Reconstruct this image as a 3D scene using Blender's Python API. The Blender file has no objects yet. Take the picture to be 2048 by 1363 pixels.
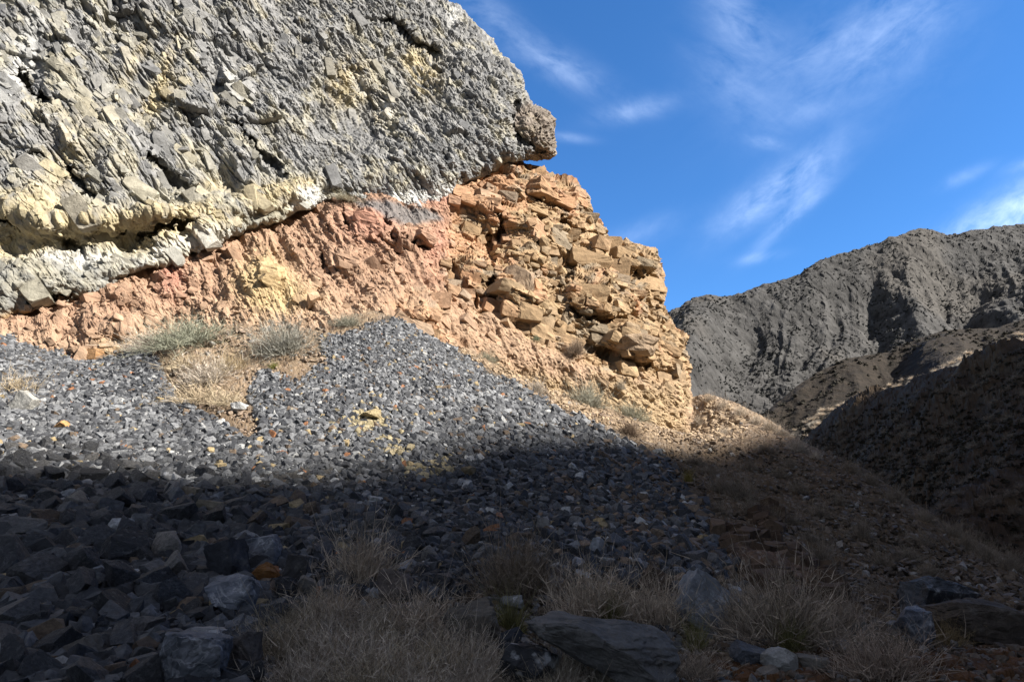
import bpy, bmesh, math, random
import numpy as np
from mathutils import Vector, Matrix
random.seed(7)
RNG = np.random.default_rng(11)
SC = bpy.context.scene
COL = SC.collection

# ------------------------------------------------------------------ camera, sky, sun, exposure
F = 1359.0                      # focal length in photograph pixels (2048 wide)
PITCH = math.radians(15.0)
CAM_Z = 1.6
CP, SP = math.cos(PITCH), math.sin(PITCH)
cam_d = bpy.data.cameras.new('camera')
cam_d.sensor_width = 36.0
cam_d.lens = 36.0 * F / 2048.0
cam_d.clip_start = 0.1
cam_d.clip_end = 5000.0
cam = bpy.data.objects.new('camera', cam_d)
COL.objects.link(cam)
cam.location = (0, 0, CAM_Z)
cam.rotation_euler = (math.pi / 2 + PITCH, 0, 0)
SC.camera = cam

SUN_EL = math.radians(37.0)
SUN_H = np.array([0.92, -0.392])
SUN_H = SUN_H / np.linalg.norm(SUN_H)
SUN_Q = np.array([-SUN_H[1], SUN_H[0]])
SUN_ROT = math.atan2(SUN_H[0], SUN_H[1])
SUN_DIR = Vector((SUN_H[0] * math.cos(SUN_EL), SUN_H[1] * math.cos(SUN_EL), math.sin(SUN_EL)))
sun_d = bpy.data.lights.new('sun', 'SUN')
sun_d.energy = 5.0
sun_d.angle = math.radians(0.6)
sun_d.color = (1.0, 0.95, 0.88)
sun = bpy.data.objects.new('sun', sun_d)
COL.objects.link(sun)
sun.rotation_euler = SUN_DIR.to_track_quat('Z', 'Y').to_euler()
sun.location = (60, -40, 90)

SC.view_settings.view_transform = 'Standard'
SC.view_settings.look = 'None'
SC.view_settings.gamma = 1.0
SC.view_settings.use_curve_mapping = False
SC.view_settings.exposure = 1.4
SC.cycles.max_bounces = 5
SC.cycles.diffuse_bounces = 3
SKY_STRENGTH = 0.085


def px_dir(px, py):
    a = (np.asarray(px, float) - 1024.0) / F
    b = (681.5 - np.asarray(py, float)) / F
    return np.stack([a, CP - b * SP, SP + b * CP], -1)


def at(px, py, Y):
    d = px_dir(px, py)
    Y = np.asarray(Y, float)
    P = d * (Y / d[..., 1])[..., None]
    P[..., 2] += CAM_Z
    return P


def proj(P):
    P = np.asarray(P, float)
    x, y, z = P[..., 0], P[..., 1], P[..., 2] - CAM_Z
    dep = np.maximum(y * CP + z * SP, 1e-3)
    up = -y * SP + z * CP
    return 1024.0 + F * x / dep, 681.5 - F * up / dep


class NT:
    """tiny node-tree helper"""
    def __init__(self, tree):
        self.t = tree
        self.n = tree.nodes
        self.l = tree.links

    def new(self, kind, **kw):
        nd = self.n.new(kind)
        for k, v in kw.items():
            setattr(nd, k, v)
        return nd

    def put(self, sock, v):
        if isinstance(v, bpy.types.NodeSocket):
            self.l.new(v, sock)
        else:
            sock.default_value = v

    def math(self, op, a, b=0.0, c=None, clamp=False):
        m = self.new('ShaderNodeMath', operation=op, use_clamp=clamp)
        self.put(m.inputs[0], a)
        self.put(m.inputs[1], b)
        if c is not None:
            self.put(m.inputs[2], c)
        return m.outputs[0]

    def mix(self, fac, a, b, blend='MIX'):
        m = self.new('ShaderNodeMix', data_type='RGBA', blend_type=blend)
        self.put(m.inputs[0], fac)
        self.put(m.inputs[6], a)
        self.put(m.inputs[7], b)
        return m.outputs[2]

    def ramp(self, fac, stops):
        r = self.new('ShaderNodeValToRGB')
        e = r.color_ramp.elements
        while len(e) < len(stops):
            e.new(0.5)
        for i, (p, c) in enumerate(stops):
            e[i].position = p
            e[i].color = c if len(c) == 4 else (*c, 1)
        self.put(r.inputs[0], fac)
        return r.outputs[0]


def build_world():
    w = bpy.data.worlds.new('World')
    SC.world = w
    w.use_nodes = True
    T = NT(w.node_tree)
    bg = T.n['Background']
    sky = T.new('ShaderNodeTexSky', sky_type='NISHITA')
    sky.sun_disc = False
    sky.sun_elevation = SUN_EL
    sky.sun_rotation = SUN_ROT
    sky.altitude = 1800.0
    sky.air_density = 1.0
    sky.dust_density = 0.25
    sky.ozone_density = 2.2
    tc = T.new('ShaderNodeTexCoord')
    sp = T.new('ShaderNodeSeparateXYZ')
    T.l.new(tc.outputs['Generated'], sp.inputs[0])
    yy = T.math('MAXIMUM', sp.outputs[1], 0.05)
    u = T.math('DIVIDE', sp.outputs[0], yy)
    v = T.math('DIVIDE', sp.outputs[2], yy)
    # stretched fibrous noise for cirrus, on the direction of the sky
    def fibre(rot, sx, sy, scale, detail, seed):
        cb = T.new('ShaderNodeCombineXYZ')
        cr, sr = math.cos(rot), math.sin(rot)
        a = T.math('ADD', T.math('MULTIPLY', u, cr), T.math('MULTIPLY', v, sr))
        b = T.math('ADD', T.math('MULTIPLY', u, -sr), T.math('MULTIPLY', v, cr))
        T.put(cb.inputs[0], T.math('MULTIPLY', a, sx))
        T.put(cb.inputs[1], T.math('MULTIPLY', b, sy))
        cb.inputs[2].default_value = seed
        nz = T.new('ShaderNodeTexNoise')
        T.put(nz.inputs['Vector'], cb.outputs[0])
        nz.inputs['Scale'].default_value = scale
        nz.inputs['Detail'].default_value = detail
        nz.inputs['Roughness'].default_value = 0.62
        nz.inputs['Distortion'].default_value = 0.25
        return nz.outputs[0]
    n1 = fibre(math.radians(38), 1.0, 2.3, 9.0, 11, 1.3)
    n2 = fibre(math.radians(-35), 1.0, 1.7, 11.0, 11, 5.1)
    def patch(px, py, rot, rx, ry, amp):
        d = px_dir(px, py)
        cu, cv = d[0] / d[1], d[2] / d[1]
        cr, sr = math.cos(rot), math.sin(rot)
        du = T.math('SUBTRACT', u, float(cu))
        dv = T.math('SUBTRACT', v, float(cv))
        a = T.math('DIVIDE', T.math('ADD', T.math('MULTIPLY', du, cr), T.math('MULTIPLY', dv, sr)), rx / F)
        b = T.math('DIVIDE', T.math('ADD', T.math('MULTIPLY', du, -sr), T.math('MULTIPLY', dv, cr)), ry / F)
        q = T.math('ADD', T.math('MULTIPLY', a, a), T.math('MULTIPLY', b, b))
        return T.math('MULTIPLY', T.math('EXPONENT', T.math('MULTIPLY', q, -1.0)), amp)
    def total(lst):
        o = lst[0]
        for x in lst[1:]:
            o = T.math('ADD', o, x)
        return o
    R = math.radians
    g1 = total([patch(1560, 375, R(36), 150, 36, 1.4), patch(1590, 425, R(42), 110, 18, .9),
                patch(2040, 420, R(27), 210, 42, 2.6), patch(1930, 352, R(25), 60, 14, .5), patch(2060, 322, R(25), 60, 14, .6),
                patch(1690, 120, R(30), 280, 140, .3), patch(1800, 40, R(40), 200, 80, .5), patch(1620, 110, R(30), 110, 30, .3),
                patch(1520, 515, R(10), 50, 12, .5), patch(1270, 470, R(20), 100, 26, .45)])
    g2 = total([patch(1470, 165, R(-60), 130, 75, .42), patch(1115, 130, R(-32), 120, 40, .8), patch(1620, 220, R(20), 90, 30, .3),
                patch(1270, 220, R(15), 90, 26, .7), patch(1530, 285, R(-15), 40, 14, .7), patch(1130, 275, R(-5), 60, 12, .5),
                patch(980, 30, R(-40), 100, 40, .6), patch(1480, 40, R(-60), 120, 60, .7)])
    m1 = T.math('MULTIPLY', T.ramp(n1, [(.30, (0, 0, 0)), (.78, (1, 1, 1))]), g1)
    m2 = T.math('MULTIPLY', T.ramp(n2, [(.30, (0, 0, 0)), (.78, (1, 1, 1))]), g2)
    m = T.math('MULTIPLY', T.math('ADD', m1, m2), 0.31, clamp=True)
    m = T.math('MINIMUM', m, 0.9)
    tint = T.mix(1.0, sky.outputs[0], (0.78, 0.97, 1.17, 1), 'MULTIPLY')
    hsv = T.new('ShaderNodeHueSaturation')
    hsv.inputs['Saturation'].default_value = 1.12
    T.put(hsv.inputs['Color'], tint)
    c = T.mix(m, hsv.outputs[0], (7.0, 8.3, 10.5, 1))
    # whitish glow added to the unseen sky behind and above, neutralising the blue shade
    vn = T.new('ShaderNodeTexNoise')
    vn.inputs['Scale'].default_value = 2.5
    vn.inputs['Detail'].default_value = 8
    T.put(vn.inputs['Vector'], tc.outputs['Generated'])
    back = T.ramp(T.math('ADD', T.math('SUBTRACT', .5, T.math('MULTIPLY', sp.outputs[1], .5)), T.math('MULTIPLY', T.math('MAXIMUM', sp.outputs[2], 0.0), .30)), [(.40, (0, 0, 0)), (.62, (1, 1, 1))])
    fill_veil = T.math('MULTIPLY', back, T.math('ADD', T.math('MULTIPLY', vn.outputs[0], .8), .25), clamp=True)
    c = T.mix(fill_veil, c, (2.05, 1.9, 1.75, 1))
    T.put(bg.inputs[0], c)
    bg.inputs[1].default_value = SKY_STRENGTH


build_world()

# ------------------------------------------------------------------ noise
U = np.uint32


def _mix(h):
    h = h ^ (h >> U(16)); h = h * U(0x7feb352d)
    h = h ^ (h >> U(15)); h = h * U(0x846ca68b)
    return h ^ (h >> U(16))


def _hash(i, j, k, seed):
    a = i.astype(np.int64).astype(U) * U(0x8da6b343)
    b = j.astype(np.int64).astype(U) * U(0xd8163841)
    c = k.astype(np.int64).astype(U) * U(0xcb1ab31f)
    return _mix(a ^ b ^ c ^ U((seed * 0x9e3779b1) & 0xffffffff))


def _f(h):
    return (h >> U(8)).astype(np.float32) * np.float32(1 / 16777216.0)


def perlin(p, seed=0):
    p = np.asarray(p, np.float32)
    i = np.floor(p)
    f = p - i
    u = f * f * f * (f * (f * 6 - 15) + 10)
    out = np.zeros(p.shape[:-1], np.float32)
    for dx in (0, 1):
        for dy in (0, 1):
            for dz in (0, 1):
                h = _hash(i[..., 0] + dx, i[..., 1] + dy, i[..., 2] + dz, seed)
                g = (_f(h) * 2 - 1) * (f[..., 0] - dx) + (_f(_mix(h + U(77))) * 2 - 1) * (f[..., 1] - dy) \
                    + (_f(_mix(h + U(991))) * 2 - 1) * (f[..., 2] - dz)
                w = (u[..., 0] if dx else 1 - u[..., 0]) * (u[..., 1] if dy else 1 - u[..., 1]) * (u[..., 2] if dz else 1 - u[..., 2])
                out += w * g
    return out * 1.3


def fbm(p, seed=0, octv=4, gain=.5, ridged=False):
    p = np.asarray(p, np.float32)
    o = np.zeros(p.shape[:-1], np.float32)
    a, s, tot = 1.0, 1.0, 0.0
    for k in range(octv):
        n = perlin(p * s + 17.3 * k, seed + k)
        if ridged:
            n = 1 - 2 * np.abs(n)
        o += a * n
        tot += a
        a *= gain
        s *= 2.03
    return o / tot


def voronoi(q, seed=0):
    """nearest cell of q: F1, F2, three cell randoms (0..1), offset from the cell point"""
    q = np.asarray(q, np.float32)
    i = np.floor(q)
    sh = q.shape[:-1]
    f1 = np.full(sh, 9e9, np.float32)
    f2 = np.full(sh, 9e9, np.float32)
    hid = np.zeros(sh, U)
    off = np.zeros(q.shape, np.float32)
    for dx in (-1, 0, 1):
        for dy in (-1, 0, 1):
            for dz in (-1, 0, 1):
                ii, jj, kk = i[..., 0] + dx, i[..., 1] + dy, i[..., 2] + dz
                h = _hash(ii, jj, kk, seed)
                ox = q[..., 0] - (ii + _f(h))
                oy = q[..., 1] - (jj + _f(_mix(h + U(5))))
                oz = q[..., 2] - (kk + _f(_mix(h + U(13))))
                d = ox * ox + oy * oy + oz * oz
                c = d < f1
                f2 = np.where(c, f1, np.minimum(f2, d))
                f1 = np.where(c, d, f1)
                hid = np.where(c, h, hid)
                off[..., 0] = np.where(c, ox, off[..., 0])
                off[..., 1] = np.where(c, oy, off[..., 1])
                off[..., 2] = np.where(c, oz, off[..., 2])
    r = np.stack([_f(_mix(hid + U(101))), _f(_mix(hid + U(202))), _f(_mix(hid + U(303)))], -1)
    return np.sqrt(f1), np.sqrt(f2), r, off


def facets(P, basis, sizes, seed, tilt=1.0, bias=(0, 0, 0), step=.5, crack=.25):
    """fractured rock relief in units of 1: flat tilted plates, a step between neighbours, a groove on the joint"""
    q = (P @ np.asarray(basis, np.float32).T) / np.asarray(sizes, np.float32)
    f1, f2, r, off = voronoi(q, seed)
    g = (r * 2 - 1) * tilt + np.asarray(bias, np.float32)
    d = (off * g).sum(-1) + (r[..., 0] - .5) * step * 2
    e = np.clip((f2 - f1) / .12, 0, 1)
    return d - crack * (1 - e) ** 2, r, e


def plates(P, basis, sizes, seed, tilt=1.0, k=1.2, step=.5, hull=False):
    """continuous fractured relief: the upper (or lower) envelope of many tilted plates; returns height, cell randoms, joint (0 on the joint)"""
    q = ((P @ np.asarray(basis, np.float32).T) / np.asarray(sizes, np.float32)).astype(np.float32)
    i = np.floor(q)
    sh = q.shape[:-1]
    m1 = np.full(sh, -9e9, np.float32)
    m2 = np.full(sh, -9e9, np.float32)
    hid = np.zeros(sh, U)
    for dx in (-1, 0, 1):
        for dy in (-1, 0, 1):
            for dz in (-1, 0, 1):
                ii, jj, kk = i[..., 0] + dx, i[..., 1] + dy, i[..., 2] + dz
                h = _hash(ii, jj, kk, seed)
                r0, r1, r2 = _f(h), _f(_mix(h + U(5))), _f(_mix(h + U(13)))
                ox = q[..., 0] - (ii + r0)
                oy = q[..., 1] - (jj + r1)
                oz = q[..., 2] - (kk + r2)
                g0, g1, g2 = _f(_mix(h + U(31))), _f(_mix(h + U(47))), _f(_mix(h + U(59)))
                d = tilt * ((g0 * 2 - 1) * ox + (g1 * 2 - 1) * oy + (g2 * 2 - 1) * oz) + step * (_f(_mix(h + U(71))) - .5) - k * (ox * ox + oy * oy + oz * oz)
                c = d > m1
                m2 = np.where(c, m1, np.maximum(m2, d))
                m1 = np.where(c, d, m1)
                hid = np.where(c, h, hid)
    r = np.stack([_f(_mix(hid + U(101))), _f(_mix(hid + U(202))), _f(_mix(hid + U(303)))], -1)
    return (-m1 if hull else m1), r, np.clip((m1 - m2) / .25, 0, 1)


def chips(P, ax, ay, sizes, seed, jit=.42):
    """continuous flat chips: random heights joined by flat triangles over a jittered lattice; height (-.5..5) and a random per triangle"""
    u = (P @ np.asarray(ax, np.float32) / sizes[0]).astype(np.float32)
    v = (P @ np.asarray(ay, np.float32) / sizes[1]).astype(np.float32)
    w_ = (P @ np.cross(ax, ay).astype(np.float32)).astype(np.float32)
    u = u + w_ * np.float32(.55 / sizes[0])
    v = v + w_ * np.float32(.75 / sizes[1])
    v = v + u * .37
    i0, j0 = np.floor(u), np.floor(v)
    h_out = np.zeros(u.shape, np.float32)
    r_out = np.zeros(u.shape, np.float32)
    done = np.zeros(u.shape, bool)
    def corner(i, j):
        h = _hash(i, j, i * 0, seed)
        return i + .5 + (_f(h) - .5) * 2 * jit, j + .5 + (_f(_mix(h + U(5))) - .5) * 2 * jit, _f(_mix(h + U(9))) - .5, h
    for di in (-1, 0, -2, 1):
        for dj in (-1, 0, -2, 1):
            c = [corner(i0 + di + a, j0 + dj + b) for a, b in ((0, 0), (1, 0), (1, 1), (0, 1))]
            for t in ((0, 1, 2), (0, 2, 3)):
                (x0, y0, z0, h0), (x1, y1, z1, h1), (x2, y2, z2, h2) = c[t[0]], c[t[1]], c[t[2]]
                den = (y1 - y2) * (x0 - x2) + (x2 - x1) * (y0 - y2)
                den = np.where(np.abs(den) < 1e-6, 1e-6, den)
                a = ((y1 - y2) * (u - x2) + (x2 - x1) * (v - y2)) / den
                b = ((y2 - y0) * (u - x2) + (x0 - x2) * (v - y2)) / den
                g = 1 - a - b
                ok = (a >= -1e-4) & (b >= -1e-4) & (g >= -1e-4) & ~done
                h_out = np.where(ok, a * z0 + b * z1 + g * z2, h_out)
                r_out = np.where(ok, _f(_mix(h0 + h1 * U(3) + h2 * U(7))), r_out)
                done |= ok
    return h_out, r_out


def blur(A, n=1):
    for _ in range(n):
        B = np.pad(A, ((1, 1), (1, 1)) + ((0, 0),) * (A.ndim - 2), mode='edge')
        A = (B[:-2, 1:-1] + B[2:, 1:-1] + B[1:-1, :-2] + B[1:-1, 2:] + 2 * B[1:-1, 1:-1]) / 6
    return A


def smooth(a, b, x):
    t = np.clip((np.asarray(x) - a) / (b - a), 0, 1)
    return t * t * (3 - 2 * t)


def tps(pts, vals, smoothing=0.0):
    pts = np.asarray(pts, float)
    vals = np.asarray(vals, float)
    s = np.abs(pts).max()
    p = pts / s
    n = len(p)
    def K(r2):
        return np.where(r2 > 1e-14, .5 * r2 * np.log(np.maximum(r2, 1e-14)), 0)
    A = np.zeros((n + 3, n + 3))
    A[:n, :n] = K(((p[:, None] - p[None]) ** 2).sum(-1)) + smoothing * np.eye(n)
    A[:n, n] = 1
    A[:n, n + 1:] = p
    A[n, :n] = 1
    A[n + 1:, :n] = p.T
    b = np.zeros(n + 3)
    b[:n] = vals
    w = np.linalg.solve(A, b)
    def ev(x, y):
        x = np.asarray(x, float) / s
        y = np.asarray(y, float) / s
        o = w[n] + w[n + 1] * x + w[n + 2] * y
        for k in range(n):
            r2 = (x - p[k, 0]) ** 2 + (y - p[k, 1]) ** 2
            o = o + w[k] * .5 * r2 * np.log(np.maximum(r2, 1e-14))
        return o
    return ev


# ------------------------------------------------------------------ polygons in photograph pixels (tracing aid only)
def poly_sd(px, py, poly, closed=True):
    """signed distance (inside +), nearest point, index of the nearest segment"""
    poly = np.asarray(poly, float)
    n = len(poly)
    best = np.full(px.shape, 1e18)
    nx = np.zeros(px.shape)
    ny = np.zeros(px.shape)
    seg = np.zeros(px.shape, int)
    ins = np.zeros(px.shape, bool)
    for k in range(n if closed else n - 1):
        a, b = poly[k], poly[(k + 1) % n]
        ab = b - a
        t = np.clip(((px - a[0]) * ab[0] + (py - a[1]) * ab[1]) / max(ab @ ab, 1e-9), 0, 1)
        cx, cy = a[0] + t * ab[0], a[1] + t * ab[1]
        d = (px - cx) ** 2 + (py - cy) ** 2
        c = d < best
        best = np.where(c, d, best)
        nx = np.where(c, cx, nx)
        ny = np.where(c, cy, ny)
        seg = np.where(c, k, seg)
        if closed:
            cond = (a[1] > py) != (b[1] > py)
            xx = a[0] + (py - a[1]) * ab[0] / (ab[1] if abs(ab[1]) > 1e-9 else 1e-9)
            ins ^= cond & (px < xx)
    d = np.sqrt(best)
    return (np.where(ins, d, -d) if closed else d), nx, ny, seg


def zone(px, py, poly, soft, wob=0):
    return smooth(-soft, soft, poly_sd(px, py, poly)[0] + wob)


def blob(px, py, cx, cy, rx, ry, rot=0.0):
    c, s = math.cos(math.radians(rot)), math.sin(math.radians(rot))
    a = ((px - cx) * c + (py - cy) * s) / rx
    b = (-(px - cx) * s + (py - cy) * c) / ry
    return np.exp(-(a * a + b * b))


# ------------------------------------------------------------------ mesh helpers
def raw_mesh(name, V, faces_flat, counts, col=None, mat=None, flat=True):
    me = bpy.data.meshes.new(name)
    V = np.ascontiguousarray(V, np.float32)
    faces_flat = np.ascontiguousarray(faces_flat, np.int32)
    counts = np.ascontiguousarray(counts, np.int32)
    me.vertices.add(len(V))
    me.vertices.foreach_set('co', V.ravel())
    me.loops.add(len(faces_flat))
    me.loops.foreach_set('vertex_index', faces_flat)
    me.polygons.add(len(counts))
    st = np.zeros(len(counts), np.int32)
    st[1:] = np.cumsum(counts)[:-1]
    me.polygons.foreach_set('loop_start', st)
    me.update(calc_edges=True)
    if col is not None:
        a = me.color_attributes.new('Col', 'FLOAT_COLOR', 'POINT')
        c = np.ones((len(V), 4), np.float32)
        c[:, :3] = np.clip(col, 0, 1)
        a.data.foreach_set('color', c.ravel())
    if flat:
        me.shade_flat()
    if mat:
        me.materials.append(mat)
    return me


def grid_arrays(P, keep=None, col=None, flip=False):
    ny, nx = P.shape[:2]
    idx = np.arange(ny * nx).reshape(ny, nx)
    q = np.stack([idx[:-1, :-1], idx[:-1, 1:], idx[1:, 1:], idx[1:, :-1]], -1).reshape(-1, 4)
    if flip:
        q = q[:, ::-1]
    if keep is not None:
        k = keep.ravel()
        q = q[k[q].all(1)]
    used = np.zeros(ny * nx, bool)
    used[q.ravel()] = True
    remap = np.cumsum(used) - 1
    return P.reshape(-1, 3)[used], remap[q], (col.reshape(-1, 3)[used] if col is not None else None)


def grid_mesh(name, P, keep=None, col=None, mat=None, flip=False, flat=True, extra=None):
    V, q, c = grid_arrays(P, keep, col, flip)
    ff, cn = q.ravel(), np.full(len(q), 4)
    if extra is not None:
        ev, ef, ec = extra
        ff = np.concatenate([ff, (ef + len(V)).ravel()])
        cn = np.concatenate([cn, np.full(len(ef), ef.shape[1])])
        V = np.concatenate([V, ev])
        c = np.concatenate([c, ec])
    return raw_mesh(name, V, ff, cn, c, mat, flat)


def hull(points):
    bm = bmesh.new()
    for p in points:
        bm.verts.new(p)
    r = bmesh.ops.convex_hull(bm, input=bm.verts)
    bmesh.ops.delete(bm, geom=[g for g in set(r['geom_interior'] + r['geom_unused']) if isinstance(g, bmesh.types.BMVert)], context='VERTS')
    bmesh.ops.triangulate(bm, faces=bm.faces)
    bmesh.ops.recalc_face_normals(bm, faces=bm.faces)
    bm.verts.index_update()
    V = np.array([v.co[:] for v in bm.verts])
    Fc = np.array([[v.index for v in f.verts] for f in bm.faces])
    bm.free()
    return V, Fc


def subdiv(V, Fc, n=1):
    for _ in range(n):
        e = np.sort(np.concatenate([Fc[:, [0, 1]], Fc[:, [1, 2]], Fc[:, [2, 0]]]), 1)
        u, inv = np.unique(e, axis=0, return_inverse=True)
        inv = inv.ravel() + len(V)
        m = len(Fc)
        a, b, c = inv[:m], inv[m:2 * m], inv[2 * m:]
        V = np.concatenate([V, (V[u[:, 0]] + V[u[:, 1]]) / 2])
        Fc = np.concatenate([np.stack([Fc[:, 0], a, c], 1), np.stack([a, Fc[:, 1], b], 1), np.stack([c, b, Fc[:, 2]], 1), np.stack([a, b, c], 1)])
    return V, Fc


def block_shape(rng, cham=.3, jit=.1):
    pts = []
    for sx in (-1, 1):
        for sy in (-1, 1):
            for sz in (-1, 1):
                k = rng.uniform(.04, cham * 1.6, 3)
                c = np.array([sx, sy, sz]) * (1 + rng.normal(0, jit, 3))
                for ax in range(3):
                    q = c.copy()
                    q[ax] *= 1 - k[ax]
                    pts.append(q + rng.normal(0, .015, 3))
    return hull(pts)


def rock_shape(rng, n=11):
    p = rng.normal(0, 1, (n, 3))
    p /= np.linalg.norm(p, axis=1, keepdims=True)
    p = np.sign(p) * np.abs(p) ** .75
    p *= rng.uniform(.8, 1.1, (n, 1)) / np.abs(p).max()
    V, Fc = hull(p)
    c = (V.max(0) + V.min(0)) / 2
    h = (V.max(0) - V.min(0)) / 2
    return (V - c) / h, Fc


BLOCKS = [block_shape(np.random.default_rng(500 + i)) for i in range(14)]
BLOCKS2 = []
for _i, (_v, _f2) in enumerate(BLOCKS):
    _v, _f2 = subdiv(_v, _f2, 2)
    _v = _v + .05 * np.stack([fbm(_v * 1.7 + _i, 900, 3), fbm(_v * 1.7 + _i, 901, 3), fbm(_v * 1.7 + _i, 902, 3)], -1)
    BLOCKS2.append((_v, _f2))
CHIPS = [rock_shape(np.random.default_rng(790 + i), 8) for i in range(14)]
HBLOCKS = []
for _i in range(8):
    _v, _f2 = block_shape(np.random.default_rng(560 + _i), .6, .2)
    _v, _f2 = subdiv(_v / np.abs(_v).max(0), _f2, 3)
    _v = _v * (1 + .3 * chips(_v, (.8, .3, .5), (.1, .9, -.4), (.8, .45), 570 + _i)[0][:, None]) + .05 * np.stack([fbm(_v * 3 + _i, 580, 3), fbm(_v * 3 + _i, 581, 3), fbm(_v * 3 + _i, 582, 3)], -1)
    HBLOCKS.append((_v, _f2))
PEBBLES = [rock_shape(np.random.default_rng(700 + i), 14 + i % 7) for i in range(12)]
for _i in range(18):
    _v, _f2 = block_shape(np.random.default_rng(740 + _i), .5, .2)
    _v = _v @ np.array([[1, .25 * math.sin(_i), 0], [0, 1, .3 * math.cos(_i * 2.1)], [.2 * math.sin(_i * 1.7), 0, 1]])
    PEBBLES.append((_v / np.abs(_v).max(0), _f2))


def merge(templates, ids, M, T, cols, tri=3):
    """many placed copies of templates as one vertex/face array; M (n,3,3) columns are the local axes"""
    Vs, Fs, Cs, base = [], [], [], 0
    for k, (tv, tf) in enumerate(templates):
        s_ = np.nonzero(ids == k)[0]
        if not len(s_):
            continue
        w = np.einsum('nij,vj->nvi', M[s_], tv) + T[s_][:, None]
        f = tf[None] + (np.arange(len(s_)) * len(tv))[:, None, None] + base
        Vs.append(w.reshape(-1, 3)); Fs.append(f.reshape(-1, tf.shape[1]))
        Cs.append(np.repeat(cols[s_], len(tv), 0))
        base += len(s_) * len(tv)
    return np.concatenate(Vs), np.concatenate(Fs), np.concatenate(Cs)


def rot_rand(rng, n, yaw, pitch, roll):
    """n small random rotations about z, x, y"""
    a, b, c = rng.uniform(-yaw, yaw, n), rng.normal(0, pitch, n), rng.normal(0, roll, n)
    O, I = np.zeros(n), np.ones(n)
    Rz = np.stack([np.cos(a), -np.sin(a), O, np.sin(a), np.cos(a), O, O, O, I], -1).reshape(n, 3, 3)
    Rx = np.stack([I, O, O, O, np.cos(b), -np.sin(b), O, np.sin(b), np.cos(b)], -1).reshape(n, 3, 3)
    Ry = np.stack([np.cos(c), O, np.sin(c), O, I, O, -np.sin(c), O, np.cos(c)], -1).reshape(n, 3, 3)
    return Rz @ Rx @ Ry


def embed_blocks(rng, P, N, col, weight, basis, n, size_fn, sink, yaw, pitch, roll, tint, templates):
    """blocks of the same rock standing out of a rock sheet (part of that sheet's own mesh)"""
    w = weight.ravel().astype(float)
    i = rng.choice(w.size, n, replace=False, p=w / w.sum())
    p, nn, c = P.reshape(-1, 3)[i], N.reshape(-1, 3)[i], col.reshape(-1, 3)[i]
    S = size_fn(rng, n)
    R = rot_rand(rng, n, yaw, pitch, roll)
    Bm = np.stack(basis, 1)
    M = (Bm[None] @ R) * S[:, None, :]
    T = p - nn * (S[:, 2:3] * sink)
    c = c * rng.uniform(1 - tint, 1 + tint, (n, 1))
    return merge(templates, rng.integers(0, len(templates), n), M, T, c)


def add(name, me, kind=None, label=None, cat=None, group=None, parent=None):
    o = bpy.data.objects.new(name, me)
    COL.objects.link(o)
    if kind: o['kind'] = kind
    if label: o['label'] = label
    if cat: o['category'] = cat
    if group: o['group'] = group
    if parent: o.parent = parent
    return o


def grid_normals(P):
    du = np.gradient(P, axis=1)
    dv = np.gradient(P, axis=0)
    n = np.cross(du, dv)
    n /= np.maximum(np.linalg.norm(n, axis=-1, keepdims=True), 1e-9)
    v = P - np.array([0, 0, CAM_Z])
    s = np.sign((n * v).sum(-1, keepdims=True))
    return n * -np.where(s == 0, 1, s)


def lerp(a, b, t):
    t = np.asarray(t)[..., None]
    return np.asarray(a) * (1 - t) + np.asarray(b) * t


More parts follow.
